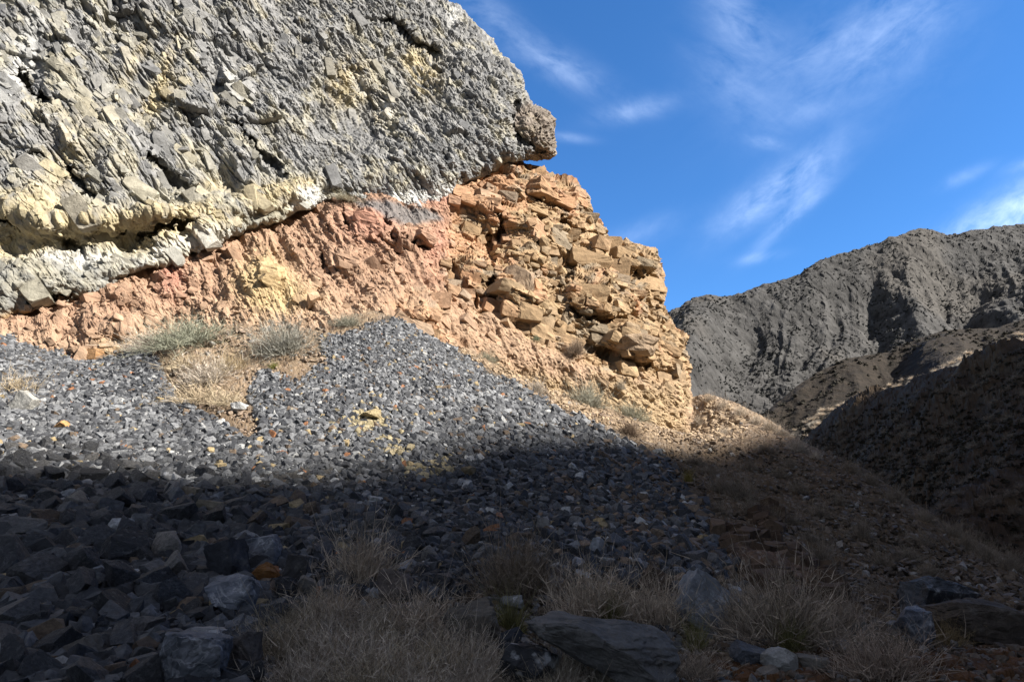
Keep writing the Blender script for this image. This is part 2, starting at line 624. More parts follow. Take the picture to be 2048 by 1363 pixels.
# ------------------------------------------------------------------ materials
def rock_mat(name, rough=.9, fine=9.0, fine_amt=.35, bump=.5, bump_scale=14.0, speck=None, use_obj=False, veins=None, crackle=0.0, spec=.25):
    m = bpy.data.materials.new(name)
    m.use_nodes = True
    T = NT(m.node_tree)
    bs = T.n['Principled BSDF']
    bs.inputs['Roughness'].default_value = rough
    bs.inputs['Specular IOR Level'].default_value = spec
    tc = T.new('ShaderNodeTexCoord')
    vec = tc.outputs['Object']
    at_ = T.new('ShaderNodeVertexColor', layer_name='Col')
    base = at_.outputs[0]
    if use_obj:
        oi = T.new('ShaderNodeObjectInfo')
        base = T.mix(1.0, base, oi.outputs['Color'], 'MULTIPLY')
    nz = T.new('ShaderNodeTexNoise')
    nz.inputs['Scale'].default_value = fine
    nz.inputs['Detail'].default_value = 7
    nz.inputs['Roughness'].default_value = .7
    T.put(nz.inputs['Vector'], vec)
    lo, hi = 1 - fine_amt, 1 + fine_amt
    mul = T.ramp(nz.outputs[0], [(.3, (lo, lo, lo)), (.7, (hi, hi, hi))])
    c = T.mix(1.0, base, mul, 'MULTIPLY')
    if speck:
        n2 = T.new('ShaderNodeTexNoise')
        n2.inputs['Scale'].default_value = speck[0]
        n2.inputs['Detail'].default_value = 5
        T.put(n2.inputs['Vector'], vec)
        k = T.ramp(n2.outputs[0], [(speck[1], (0, 0, 0)), (speck[1] + .1, (1, 1, 1))])
        c = T.mix(T.math('MULTIPLY', k, speck[3]), c, (*speck[2], 1))
    if veins:
        k = None
        for sc_, wd in ((veins[0] * .55, veins[1]), (veins[0] * 1.7, veins[1] * .8)):
            dn = T.new('ShaderNodeTexNoise')
            dn.inputs['Scale'].default_value = sc_
            dn.inputs['Detail'].default_value = 4
            dn.inputs['Distortion'].default_value = 1.2
            T.put(dn.inputs['Vector'], vec)
            d_ = T.math('ABSOLUTE', T.math('SUBTRACT', dn.outputs[0], .5))
            kk = T.ramp(d_, [(0.0, (1, 1, 1)), (wd, (0, 0, 0))])
            k = kk if k is None else T.math('MAXIMUM', k, kk)
        n3 = T.new('ShaderNodeTexNoise')
        n3.inputs['Scale'].default_value = veins[0] * .9
        T.put(n3.inputs['Vector'], vec)
        k = T.math('MULTIPLY', k, T.ramp(n3.outputs[0], [(.46, (0, 0, 0)), (.62, (1, 1, 1))]))
        c = T.mix(T.math('MULTIPLY', k, veins[3]), c, (*veins[2], 1))
    T.put(bs.inputs['Base Color'], c)
    b1 = T.new('ShaderNodeTexNoise')
    b1.inputs['Scale'].default_value = bump_scale
    b1.inputs['Detail'].default_value = 9
    b1.inputs['Roughness'].default_value = .72
    T.put(b1.inputs['Vector'], vec)
    bp = T.new('ShaderNodeBump')
    bp.inputs['Strength'].default_value = bump
    bp.inputs['Distance'].default_value = .6 / bump_scale
    T.put(bp.inputs['Height'], b1.outputs[0])
    T.put(bs.inputs['Normal'], bp.outputs[0])
    return m


def plant_mat(name):
    m = bpy.data.materials.new(name)
    m.use_nodes = True
    T = NT(m.node_tree)
    bs = T.n['Principled BSDF']
    bs.inputs['Roughness'].default_value = .85
    bs.inputs['Specular IOR Level'].default_value = .1
    at_ = T.new('ShaderNodeVertexColor', layer_name='Col')
    oi = T.new('ShaderNodeObjectInfo')
    c = T.mix(1.0, at_.outputs[0], oi.outputs['Color'], 'MULTIPLY')
    nz = T.new('ShaderNodeTexNoise')
    nz.inputs['Scale'].default_value = 6.0
    k = T.ramp(nz.outputs[0], [(.3, (.75, .75, .75)), (.7, (1.2, 1.2, 1.2))])
    T.put(bs.inputs['Base Color'], T.mix(1.0, c, k, 'MULTIPLY'))
    return m


M_CLIFF = rock_mat('grey_limestone', .9, 3.0, .35, .7, 7.0)
M_OUT = rock_mat('red_sandstone', .92, 4.0, .28, .6, 8.0)
M_SOIL = rock_mat('stony_soil', .95, 8.0, .4, .8, 16.0)
M_FAR = rock_mat('mountain_rock', .95, .25, .35, .6, .7)
M_HILL = rock_mat('hill_soil', .95, 1.4, .4, .7, 3.0)
M_STONE = rock_mat('loose_stone', .72, 13.0, .6, .8, 12.0, spec=.4, speck=(7.0, .6, (.16, .16, .155), .35))
M_ROCK = rock_mat('dark_limestone_rock', .66, 5.0, .6, 1.0, 6.0, speck=(3.5, .58, (.2, .2, .195), .4), use_obj=True, veins=(2.2, .012, (.25, .25, .25), .45), spec=.45)
M_BOULDER = rock_mat('boulder_rock', .8, 4.0, .5, 1.0, 7.0, use_obj=True, speck=(5.0, .58, (.2, .19, .17), .35))
M_VEIN = rock_mat('veined_boulder', .72, 5.0, .4, .6, 10.0, use_obj=True, veins=(2.6, .02, (.42, .42, .42), .7), speck=(2.6, .57, (.3, .3, .31), .5), spec=.4)
M_MOTTLE = rock_mat('mottled_boulder', .85, 5.0, .4, .9, 9.0, use_obj=True, speck=(6.0, .54, (.55, .55, .55), .8))
M_PLANT = plant_mat('dry_plant')

# ------------------------------------------------------------------ cliff wall plane (the left wall of the canyon)
CA = at(0.0, 650.0, 23.0)
CB = at(1100.0, 300.0, 34.0)
_h = CB - CA
_h[2] = 0
_h /= np.linalg.norm(_h)
CN = np.cross(_h, [0, 0, 1.0])          # horizontal normal towards the camera
LEAN = math.radians(6)
CNL = CN * math.cos(LEAN) + np.array([0, 0, 1]) * math.sin(LEAN)
E1 = _h
E2 = np.cross(CNL, E1) * -1
if E2[2] < 0: E2 = -E2
C0 = CA + (CB - CA) * .5
# plane through CA, CB containing the lean
_t = CB - CA
CNP = np.cross(_t, E2); CNP /= np.linalg.norm(CNP)
if CNP[1] > 0: CNP = -CNP


def cliff_Y(px, py):
    d = px_dir(px, py)
    num = ((CA - np.array([0, 0, CAM_Z])) * CNP).sum()
    den = (d * CNP).sum(-1)
    return num / den * d[..., 1]


# ------------------------------------------------------------------ terrain control
TC = [(-300, 712, 18.5), (0, 672, 22), (200, 704, 23), (300, 655, 24.2), (480, 630, 24.6), (640, 640, 24.6), (800, 633, 25.5), (830, 655, 26),
      (960, 712, 28), (1060, 762, 29.5), (1250, 828, 32), (1380, 862, 34.5),
      (0, 930, 15), (0, 1100, 10.5), (0, 1363, 6.3), (300, 930, 16), (300, 1100, 11), (300, 1363, 6.3),
      (650, 930, 17), (650, 1100, 11.7), (650, 1363, 6.8), (650, 780, 20.5), (300, 800, 20),
      (1000, 930, 19.8), (1000, 800, 24), (1000, 1100, 12.5), (1000, 1363, 7.1), (1250, 930, 23), (1250, 1100, 14), (1250, 1250, 9.3),
      (1450, 930, 26), (1450, 1100, 16), (1450, 1250, 9.6), (1700, 1100, 18), (1700, 1250, 10.5),
      (1900, 1290, 9), (2048, 1363, 7.2), (2048, 1225, 12.3), (1850, 1150, 16)]
CREST = [(1408, 790, 36), (1500, 832, 36), (1553, 859, 35), (1615, 894, 33), (1700, 940, 30), (1776, 975, 27.5), (1850, 1030, 25), (1913, 1066, 23), (2048, 1140, 20)]
_tp = [at(*c) for c in TC] + [at(*c) for c in CREST]
for c in CREST:
    p = at(*c)
    _tp.append(p + np.array([3.2, 2.2, -3.4]))
    _tp.append(p + np.array([8.0, 5.5, -6.0]))
_tp += [np.array(p, float) for p in [(0, -10, 0), (-15, -10, .2), (15, -10, 0), (-15, 0, .5), (15, 0, 0), (0, 2, 0), (8, 4, 0), (-8, 4, .15), (-16, 7, 1.0),
        (-23, 13, 5), (-28, 20, 11), (-16, 32, 10), (0, 38, 8), (10, 44, 7), (20, 5, -.3), (30, 8, -.6), (24, 14, -.6), (34, 20, -1.5), (-35, 0, 3), (-40, -20, 2), (40, -20, 0)]]
_tp = np.array(_tp)
_terr = tps(_tp[:, :2], _tp[:, 2], 1e-6)


def terrain_z(x, y):
    r = np.hypot(x, y)
    z = _terr(np.clip(x, -60, 60), np.clip(y, -45, 60))
    t = smooth(46, 66, r)
    return z * (1 - t) + (-7.0) * t


def pix_hit(px, py, y0=3.0, y1=55.0, n=700):
    """where the ray of a photograph pixel first meets the terrain"""
    px = np.atleast_1d(np.asarray(px, float))
    py = np.atleast_1d(np.asarray(py, float))
    Y = np.geomspace(y0, y1, n)
    d = px_dir(px, py)
    k = Y[None, :] / d[:, 1:2]
    X = d[:, 0:1] * k
    Z = CAM_Z + d[:, 2:3] * k
    YY = np.broadcast_to(Y[None, :], X.shape)
    g = Z - terrain_z(X, YY)
    below = g < 0
    hit = below.any(1)
    i = np.maximum(below.argmax(1), 1)
    a = np.arange(len(px))
    g0, g1 = g[a, i - 1], g[a, i]
    t = np.clip(g0 / np.where(np.abs(g0 - g1) < 1e-9, 1e-9, g0 - g1), 0, 1)
    Yh = Y[i - 1] + (Y[i] - Y[i - 1]) * t
    P = at(px, py, Yh)
    P[~hit] = np.nan
    return P


def terrain_n(x, y, e=.25):
    gx = (terrain_z(x + e, y) - terrain_z(x - e, y)) / (2 * e)
    gy = (terrain_z(x, y + e) - terrain_z(x, y - e)) / (2 * e)
    n = np.stack([-gx, -gy, np.ones_like(gx)], -1)
    return n / np.linalg.norm(n, axis=-1, keepdims=True)


SCREE = [(-500, 640), (0, 668), (130, 694), (245, 722), (285, 700), (310, 745), (345, 800), (430, 850), (500, 885), (520, 860), (500, 790), (520, 745), (600, 775), (650, 730), (640, 685),
         (700, 668), (790, 636), (830, 648), (960, 735), (1060, 785), (1150, 835), (1250, 880), (1330, 930), (1400, 1010), (1440, 1070), (1475, 1130), (1420, 1160),
         (1250, 1150), (1080, 1160), (900, 1190), (760, 1200), (620, 1200), (560, 1250), (520, 1300), (450, 1420), (-500, 1500)]
BEDROCK = [(1430, 1080), (1480, 1060), (1560, 1100), (1640, 1150), (1660, 1200), (1580, 1210), (1500, 1160)]


def build_terrain():
    azs = np.concatenate([np.linspace(-180, -50, 40)[:-1], np.linspace(-50, 46, 1080), np.linspace(46, 180, 40)[1:]])
    rs = np.concatenate([np.linspace(.4, 5, 30)[:-1], np.geomspace(5, 44, 640), np.geomspace(44, 1500, 40)[1:]])
    A, R = np.meshgrid(np.radians(azs), rs)
    x, y = R * np.sin(A), R * np.cos(A)
    z = terrain_z(x, y)
    P = np.stack([x, y, z], -1)
    near = (R < 46) & (R > 3)
    px, py = proj(P)
    vis = y > 1
    px = np.where(vis, px, -9999)
    wob = fbm(P * .9, 3, 3) * 40
    sc = zone(px, py, SCREE, 14, wob * .5) * near
    bed = zone(px, py, BEDROCK, 18, wob * .5) * near
    i3 = np.eye(3)
    f1, r1, e1 = facets(P, i3, (.2, .2, .2), 21, 1.0, step=.5)
    f2, r2, e2 = facets(P, i3, (.07, .07, .07), 22, 1.0, step=.6)
    f3, r3, e3 = plates(P, i3, (.9, .9, .6), 23, 1.2, 1.2, .9)
    lo = fbm(P * .35, 31, 3)
    # rills running down the fall line of the open slope
    rill = fbm(np.stack([(x * .66 + y * .75) * 1.1, (x * .75 - y * .66) * .18, z * 0], -1), 35, 3)
    dz = (.22 * lo + .05 * f1 + .02 * f2) * near
    dz = dz + (1 - sc) * near * smooth(8, 14, R) * (.16 * rill)
    dz = dz + bed * (.3 * f3 + .2)
    P[..., 2] += dz
    # colours of the ground itself
    gravel = lerp((.03, .027, .024), (.075, .07, .062), r1[..., 0] ** 2)
    brown = lerp((.05, .034, .02), (.10, .07, .042), np.clip(r1[..., 1] * .6 + .5 * fbm(P * 2.2, 5, 4) + .2, 0, 1))
    red = lerp((.17, .118, .076), (.25, .185, .122), r1[..., 2])
    w_red = zone(px, py, [(280, 560), (700, 560), (1400, 700), (1620, 880), (1500, 900), (1330, 885), (1100, 800), (800, 640), (560, 770), (520, 880), (300, 700)], 45, wob)
    w_rust = zone(px, py, [(1480, 1310), (1700, 1290), (2200, 1270), (2200, 1500), (1300, 1500), (1380, 1345)], 25, wob)
    rust = lerp((.05, .028, .015), (.12, .055, .02), np.clip(fbm(P * 3, 6, 4) + .4, 0, 1))
    c = lerp(brown, red, w_red)
    c = lerp(c, rust, w_rust)
    c = lerp(c, lerp((.07, .042, .028), (.13, .085, .055), r3[..., 0]), bed)
    c = lerp(c, gravel, sc)
    pale = (r2[..., 0] > .9) * .5
    c = lerp(c, (.2, .18, .155), pale * (1 - sc) * near)
    me = grid_mesh('ground', P, col=c, mat=M_SOIL, flip=True)
    return add('ground', me, 'structure', 'stony brown canyon slope and floor below the cliff')


build_terrain()


# ------------------------------------------------------------------ outlined rock sheets with real turning edges
def rock_sheet(x0, x1, y0, y1, step, outline, Rs, depth, back=45):
    nx, ny = int((x1 - x0) / step) + 1, int((y1 - y0) / step) + 1
    px, py = np.meshgrid(np.linspace(x0, x1, nx), np.linspace(y0, y1, ny))
    sd, cx, cy, seg = poly_sd(px, py, outline)
    R = np.asarray(Rs, float)[seg]
    t = np.clip(1 - sd / R, 0, 1)
    ppx = np.where(sd < 0, cx + (cx - px) * .35, px)
    ppy = np.where(sd < 0, cy + (cy - py) * .35, py)
    Y = depth(ppx, ppy)
    Rm = R * Y / F
    Y2 = Y + np.where(sd >= 0, Rm * (1 - np.sqrt(np.maximum(1 - t * t, 0))), Rm + np.abs(np.minimum(sd, 0)) * .10)
    return at(ppx, ppy, Y2), px, py, sd, sd > -back


CLIFF_OUT = [(-420, 800), (-420, -640), (560, -640), (640, -420), (720, -240), (800, -110), (845, -40), (878, -2), (912, 10), (928, 22), (945, 45), (985, 80), (1005, 115), (1046, 148), (1052, 185),
             (1066, 208), (1098, 230), (1108, 262), (1112, 308), (1094, 319), (1050, 322), (1020, 327), (985, 341), (955, 355), (932, 362), (910, 378), (893, 405), (880, 432), (850, 444), (812, 436), (771, 420), (720, 405), (680, 400), (640, 406),
             (581, 431), (547, 448), (496, 464), (417, 486), (359, 511), (329, 534), (284, 538), (226, 571), (180, 590), (137, 603), (80, 618), (40, 632), (0, 640), (-200, 700)]
CLIFF_R = [200] * 2 + [90] * 10 + [70] * 5 + [40] * 3 + [22] * 4 + [16] * 40
CLIFF_R = CLIFF_R[:len(CLIFF_OUT)]


def groove(px, py, line, w):
    S = np.stack([px * .045, py * .045, px * 0], -1)
    d = poly_sd(px + 16 * fbm(S, 611, 3), py + 16 * fbm(S + 40, 612, 3), line, closed=False)[0]
    return smooth(1.15, .25, d / (w * (.75 + 1.1 * fbm(S * 1.4, 613, 3)).clip(.25, 2)))


def build_cliff():
    def depth(px, py):
        Y = cliff_Y(px, py)
        b = np.zeros(px.shape)
        for (cx, cy, rx, ry, rot, a) in [(1075, 270, 55, 48, 0, .9), (960, 230, 90, 120, 20, .8), (860, 330, 110, 60, -20, .7), (740, 240, 45, 60, 0, -.9), (1035, 262, 14, 40, -10, -.6),
                                         (700, 180, 80, 60, 0, -.6), (560, 250, 120, 160, 30, .5), (250, 330, 160, 80, 30, .7), (60, 170, 40, 60, 30, -.5), (420, 60, 150, 90, 0, .5), (850, 90, 90, 60, 20, -.5),
                                         (60, 420, 70, 30, 0, .6), (170, 440, 120, 26, -8, .8), (330, 415, 110, 26, -12, .8), (120, 560, 200, 60, -12, .9), (380, 450, 110, 40, -25, .5), (560, 390, 100, 40, -20, .5)]:
            b += a * blob(px, py, cx, cy, rx, ry, rot)
        # dark slots below the bulging ledges, kept from the photograph
        for (ln, w, a) in [([(0, 440), (40, 446), (75, 428)], 14, .8), ([(135, 486), (165, 496), (200, 485), (240, 462)], 11, .65), ([(285, 468), (325, 460), (350, 448), (385, 440)], 10, .65),
                           ([(60, 612), (100, 606), (140, 592)], 10, .7), ([(140, 340), (170, 380), (200, 400)], 12, .6), ([(300, 310), (340, 345), (385, 372)], 10, .7), ([(40, 150), (60, 185), (95, 205)], 16, .9),
                           ([(1034, 205), (1022, 240), (1030, 272), (1060, 290)], 9, .45), ([(1075, 262), (1068, 290), (1085, 305)], 8, .3), ([(780, 40), (830, 80), (870, 110)], 13, .7), ([(470, 240), (520, 300), (570, 350)], 8, .5)]:
            b -= a * groove(px, py, ln, w)
        return Y - b
    P, px, py, sd, keep = rock_sheet(-420, 1180, -640, 800, 2.0, CLIFF_OUT, CLIFF_R, depth)
    P = P.astype(np.float32)
    N = blur(grid_normals(P), 12)
    N /= np.linalg.norm(N, axis=-1, keepdims=True)
    e3 = CNP
    th = math.radians(52)
    dd = E1 * math.cos(th) - np.array([0, 0, 1]) * math.sin(th)
    ee = np.cross(e3, dd)
    B = np.stack([dd, ee, e3])
    warp = np.stack([fbm(P * .5 + 9, 41, 3), fbm(P * .5 + 31, 42, 3), fbm(P * .5 + 55, 43, 3)], -1)
    Q = P + warp * .1
    f1, q1 = chips(Q, dd, ee, (2.9, 1.7), 51)
    f2, q2 = chips(Q, dd, ee, (1.15, .72), 52)
    f3, q3 = chips(Q, dd, ee, (.47, .31), 53)
    f4, q4 = chips(P, dd, ee, (.2, .15), 54)
    th2 = math.radians(12)
    da = E1 * math.cos(th2) - np.array([0, 0, 1]) * math.sin(th2)
    ea = np.cross(e3, da)
    alt = smooth(-.06, .1, fbm(P * .38 + 41, 75, 3))
    f2 = f2 * (1 - alt) + alt * chips(Q, da, ea, (1.2, .95), 59)[0] * 1.1
    f3 = f3 * (1 - alt) + alt * chips(Q, da, ea, (.5, .4), 60)[0]
    g_ = facets(Q, np.stack([da, ea, e3]), (1.7, 1.1, 1.4), 48, .7, (.1, -.4, 0), .9, .3)[0]
    f1 = f1 + .28 * alt * g_
    f1 = f1 + .55 * chips(Q, da, ea, (5.2, 3.6), 50)[0]
    u1, r1, c1 = facets(Q, B, (2.2, .9, 1.4), 55, .5, (.1, -.5, 0), .6, .25)
    u2, r2, c2 = facets(Q, B, (.9, .36, .6), 57, .6, (.1, -.7, 0), .6, .2)
    u3, r3, c3 = facets(Q, B, (.36, .16, .3), 58, .6, (.1, -.6, 0), .6, .2)
    r4 = r3
    lowr = zone(px, py, [(500, -700), (1200, -100), (1200, 340), (900, 400), (640, 400), (560, 200)], 120)       # pitted, less platy rock towards the nose
    ledge = zone(px, py, [(-500, 380), (60, 385), (200, 420), (300, 395), (420, 375), (630, 340), (660, 380), (560, 450), (300, 560), (0, 660), (-500, 780)], 22)
    pit = fbm(P * 2.3, 61, 4, ridged=True)
    big = fbm(P * .33, 62, 3)
    edge = smooth(-14, 6, sd)
    plat = (1 - .5 * lowr) * (1 - .85 * ledge)
    pocket = smooth(.1, .3, fbm(P * .8 + 4, 63, 3)) * (1 - .6 * ledge)
    mass = .35 + .65 * smooth(-.22, .12, fbm(P * .28 + 19, 70, 3))
    plat = plat * mass
    fine_w = (.45 + .55 * mass) * (.6 + .8 * smooth(-.1, .3, fbm(P * .5 + 8, 64, 3)) + .5 * lowr)
    jn = fbm(np.stack([(Q @ dd.astype(np.float32)) * .16, (Q @ ee.astype(np.float32)) * 1.5, (Q @ e3.astype(np.float32)) * .3], -1), 67, 3)
    jn2 = fbm(np.stack([(Q @ dd.astype(np.float32)) * .3, (Q @ ee.astype(np.float32)) * 3.6, (Q @ e3.astype(np.float32)) * .6], -1), 68, 3)
    jn3 = fbm(np.stack([(Q @ dd.astype(np.float32)) * 1.1, (Q @ ee.astype(np.float32)) * .35, (Q @ e3.astype(np.float32)) * .3], -1), 74, 3)
    joint = smooth(.03, 0, np.abs(jn3)) * .08 + smooth(.05, .0, np.abs(jn)) * .3 + smooth(.06, 0, np.abs(jn2)) * .12
    disp = big * .55 - .45 * joint * (1 - .7 * ledge) + plat * (.95 * f1 + .36 * f2 + .1 * u1) + ledge * .75 * fbm(P * .7 + 2, 69, 4) + fine_w * (1 - .45 * ledge) * (.14 * f3 + .075 * f4) + .17 * pocket * u2 + .045 * fine_w * u3 + (.26 * lowr + .12 * ledge) * (pit - .3) * .6 + ledge * .12 * f2
    disp = disp * edge * smooth(0, 18, sd + 12)
    P2 = P + N * disp[..., None]
    jag = np.stack([fbm(P * 1.6, 71, 3), fbm(P * 1.6, 72, 3), fbm(P * 1.6, 73, 3)], -1) * .35
    P2 = P2 + jag * smooth(60, 0, np.abs(sd))[..., None] * .6
    # ---- colour
    gq = ((P + warp * .6) @ B.T.astype(np.float32)) * np.array([.75, 1.2, 1.1], np.float32)
    s1 = fbm(gq, 81, 5, .6)
    s2 = fbm(gq * 2.7 + 5, 82, 4, .6)
    grey = lerp((.11, .112, .116), (.27, .266, .254), np.clip(.5 + .9 * s2 + .45 * (r2[..., 0] - .5) + .3 * (r3[..., 1] - .5), 0, 1))
    tan = lerp((.38, .34, .235), (.31, .295, .235), r3[..., 0])
    yel = lerp((.43, .325, .16), (.38, .34, .225), np.clip(.5 + s2 * 1.2, 0, 1))
    wht = lerp((.46, .46, .44), (.6, .6, .575), r4[..., 0])
    dens = .1 + .14 * smooth(700, 100, px) + .12 * smooth(150, 420, py) - .16 * smooth(620, 0, np.hypot((px - 880) / 1.0, (py - 330) * 1.2)) * 0
    k = smooth(.12, .4, s1 + dens * .7 + .1 * (r3[..., 2] - .5) + .09 * (1 - c2))
    vein = smooth(.05, .0, np.abs(fbm((P + warp) * 1.5 + 3, 83, 4))) * smooth(-.15, .25, s1 + .3 * dens)
    k = np.clip(k + .7 * vein, 0, 1)
    c = lerp(grey, tan, k * .62)
    for (cx, cy, rx, ry, rot, a) in [(850, 150, 30, 36, 0, 1.0), (700, 165, 40, 45, 30, 1.0), (770, 225, 18, 30, 30, .9), (130, 330, 40, 120, 20, .5), (320, 190, 50, 25, -40, .8), (270, 110, 60, 14, -70, .6), (420, 370, 36, 22, 0, .9), (830, 110, 40, 20, -20, .7), (330, 140, 14, 60, 15, .7)]:
        c = lerp(c, yel, np.clip(a * blob(px, py, cx, cy, rx, ry, rot) * (.8 + 2.6 * s2 + .8 * (r2[..., 1] - .5)), 0, .8))
    lw = np.clip(ledge * (.95 + 1.4 * s2), 0, 1)
    lc = lerp((.2, .2, .185), (.33, .3, .22), np.clip(.5 + 1.8 * s1, 0, 1))
    yl = np.clip(zone(px, py, [(-500, 385), (70, 395), (200, 425), (300, 400), (420, 400), (480, 440), (400, 470), (290, 500), (130, 500), (0, 520), (-500, 560)], 25) + zone(px, py, [(450, 372), (640, 350), (640, 375), (500, 420)], 16), 0, 1)
    lc = lerp(lc, yel, np.clip(yl * (.75 + 1.5 * s2), 0, 1))
    c = lerp(c, lc, lw)
    wz = zone(px, py, [(590, 385), (640, 365), (655, 395), (620, 418), (580, 425)], 10) + zone(px, py, [(690, 395), (900, 372), (915, 385), (880, 430), (840, 412), (740, 402)], 9) * .95 \
        + zone(px, py, [(390, 450), (480, 455), (430, 480), (340, 505), (270, 545), (300, 500)], 16) * .5 + blob(px, py, 772, 222, 16, 22) + .8 * blob(px, py, 905, 35, 12, 24) + .7 * blob(px, py, 150, 510, 80, 14) + .8 * blob(px, py, 40, 130, 20, 90, 20) + .6 * blob(px, py, 460, 150, 12, 40, -25) + .7 * blob(px, py, 715, 160, 16, 14)
    c = lerp(c, wht, np.clip(wz * (.75 + 1.6 * s2 + .5 * (r3[..., 1] - .5)), 0, 1))
    ob = zone(px, py, [(0, 625), (120, 612), (230, 575), (240, 585), (130, 625), (60, 660), (-200, 720), (-200, 670)], 8)
    c = lerp(c, (.38, .22, .085), ob * .8)
    nose = zone(px, py, [(1030, 215), (1060, 205), (1120, 235), (1120, 330), (1040, 325), (1075, 300), (1060, 285), (1022, 262)], 12)
    c = lerp(c, lerp((.15, .1, .06), (.22, .17, .12), np.clip(.5 + 1.5 * s2, 0, 1)), nose * .6)
    rng = np.random.default_rng(5)
    vis = keep & (sd > 6) & (px > -380) & (py > -560)
    wgt = vis * (.25 + smooth(.0, .3, fbm(P * .45 + 8, 64, 3))) * (1 - .75 * ledge) * (1 - .6 * lowr)
    def sz(rng, n):
        a = np.exp(rng.normal(-1.5, .5, n)).clip(.1, .65)
        return np.stack([a, a * rng.uniform(.3, .55, n), a * rng.uniform(.25, .5, n)], 1)
    ex = embed_blocks(rng, P2, N, c, wgt, (dd, ee, e3), 1700, sz, .84, .5, .16, .16, .1, BLOCKS2)
    def sz2(rng, n):
        a = np.exp(rng.normal(-2.1, .4, n)).clip(.06, .3)
        return np.stack([a, a * rng.uniform(.4, .8, n), a * rng.uniform(.4, .7, n)], 1)
    ex2 = embed_blocks(rng, P2, N, c, vis * (.45 + lowr + .5 * ledge), (dd, ee, e3), 5000, sz2, .75, 1.5, .6, .6, .12, PEBBLES)
    ex = (np.concatenate([ex[0], ex2[0]]), np.concatenate([ex[1], ex2[1] + len(ex[0])]), np.concatenate([ex[2], ex2[2]]))
    ex = (ex[0], ex[1], ex[2] * (1 + .5 * fbm(ex[0] * 1.7, 66, 4))[:, None])
    me = grid_mesh('cliff', P2, keep, c, M_CLIFF, extra=ex)
    return add('cliff', me, 'structure', 'grey limestone cliff stained yellow and white with an overhanging nose')


build_cliff()

# ------------------------------------------------------------------ red slope and sandstone outcrop below the cliff
OUT_OUT = [(-420, 830), (-420, 690), (0, 600), (200, 545), (420, 440), (560, 395), (700, 370), (880, 360), (960, 338), (1020, 326), (1060, 331), (1085, 335), (1100, 346), (1125, 357), (1150, 360), (1157, 375), (1176, 388), (1181, 430), (1195, 447), (1215, 467), (1220, 491),
           (1233, 499), (1245, 487), (1272, 487), (1310, 503), (1325, 538), (1327, 589), (1332, 628), (1353, 656), (1377, 676), (1367, 691), (1374, 707), (1376, 735), (1374, 758), (1382, 790), (1392, 840), (1400, 930), (1200, 950), (900, 800), (620, 740)]
OUT_R = [60] * 2 + [30] * 8 + [55] * 11 + [45] * 15 + [60] * 6
OUT_R = OUT_R[:len(OUT_OUT)]


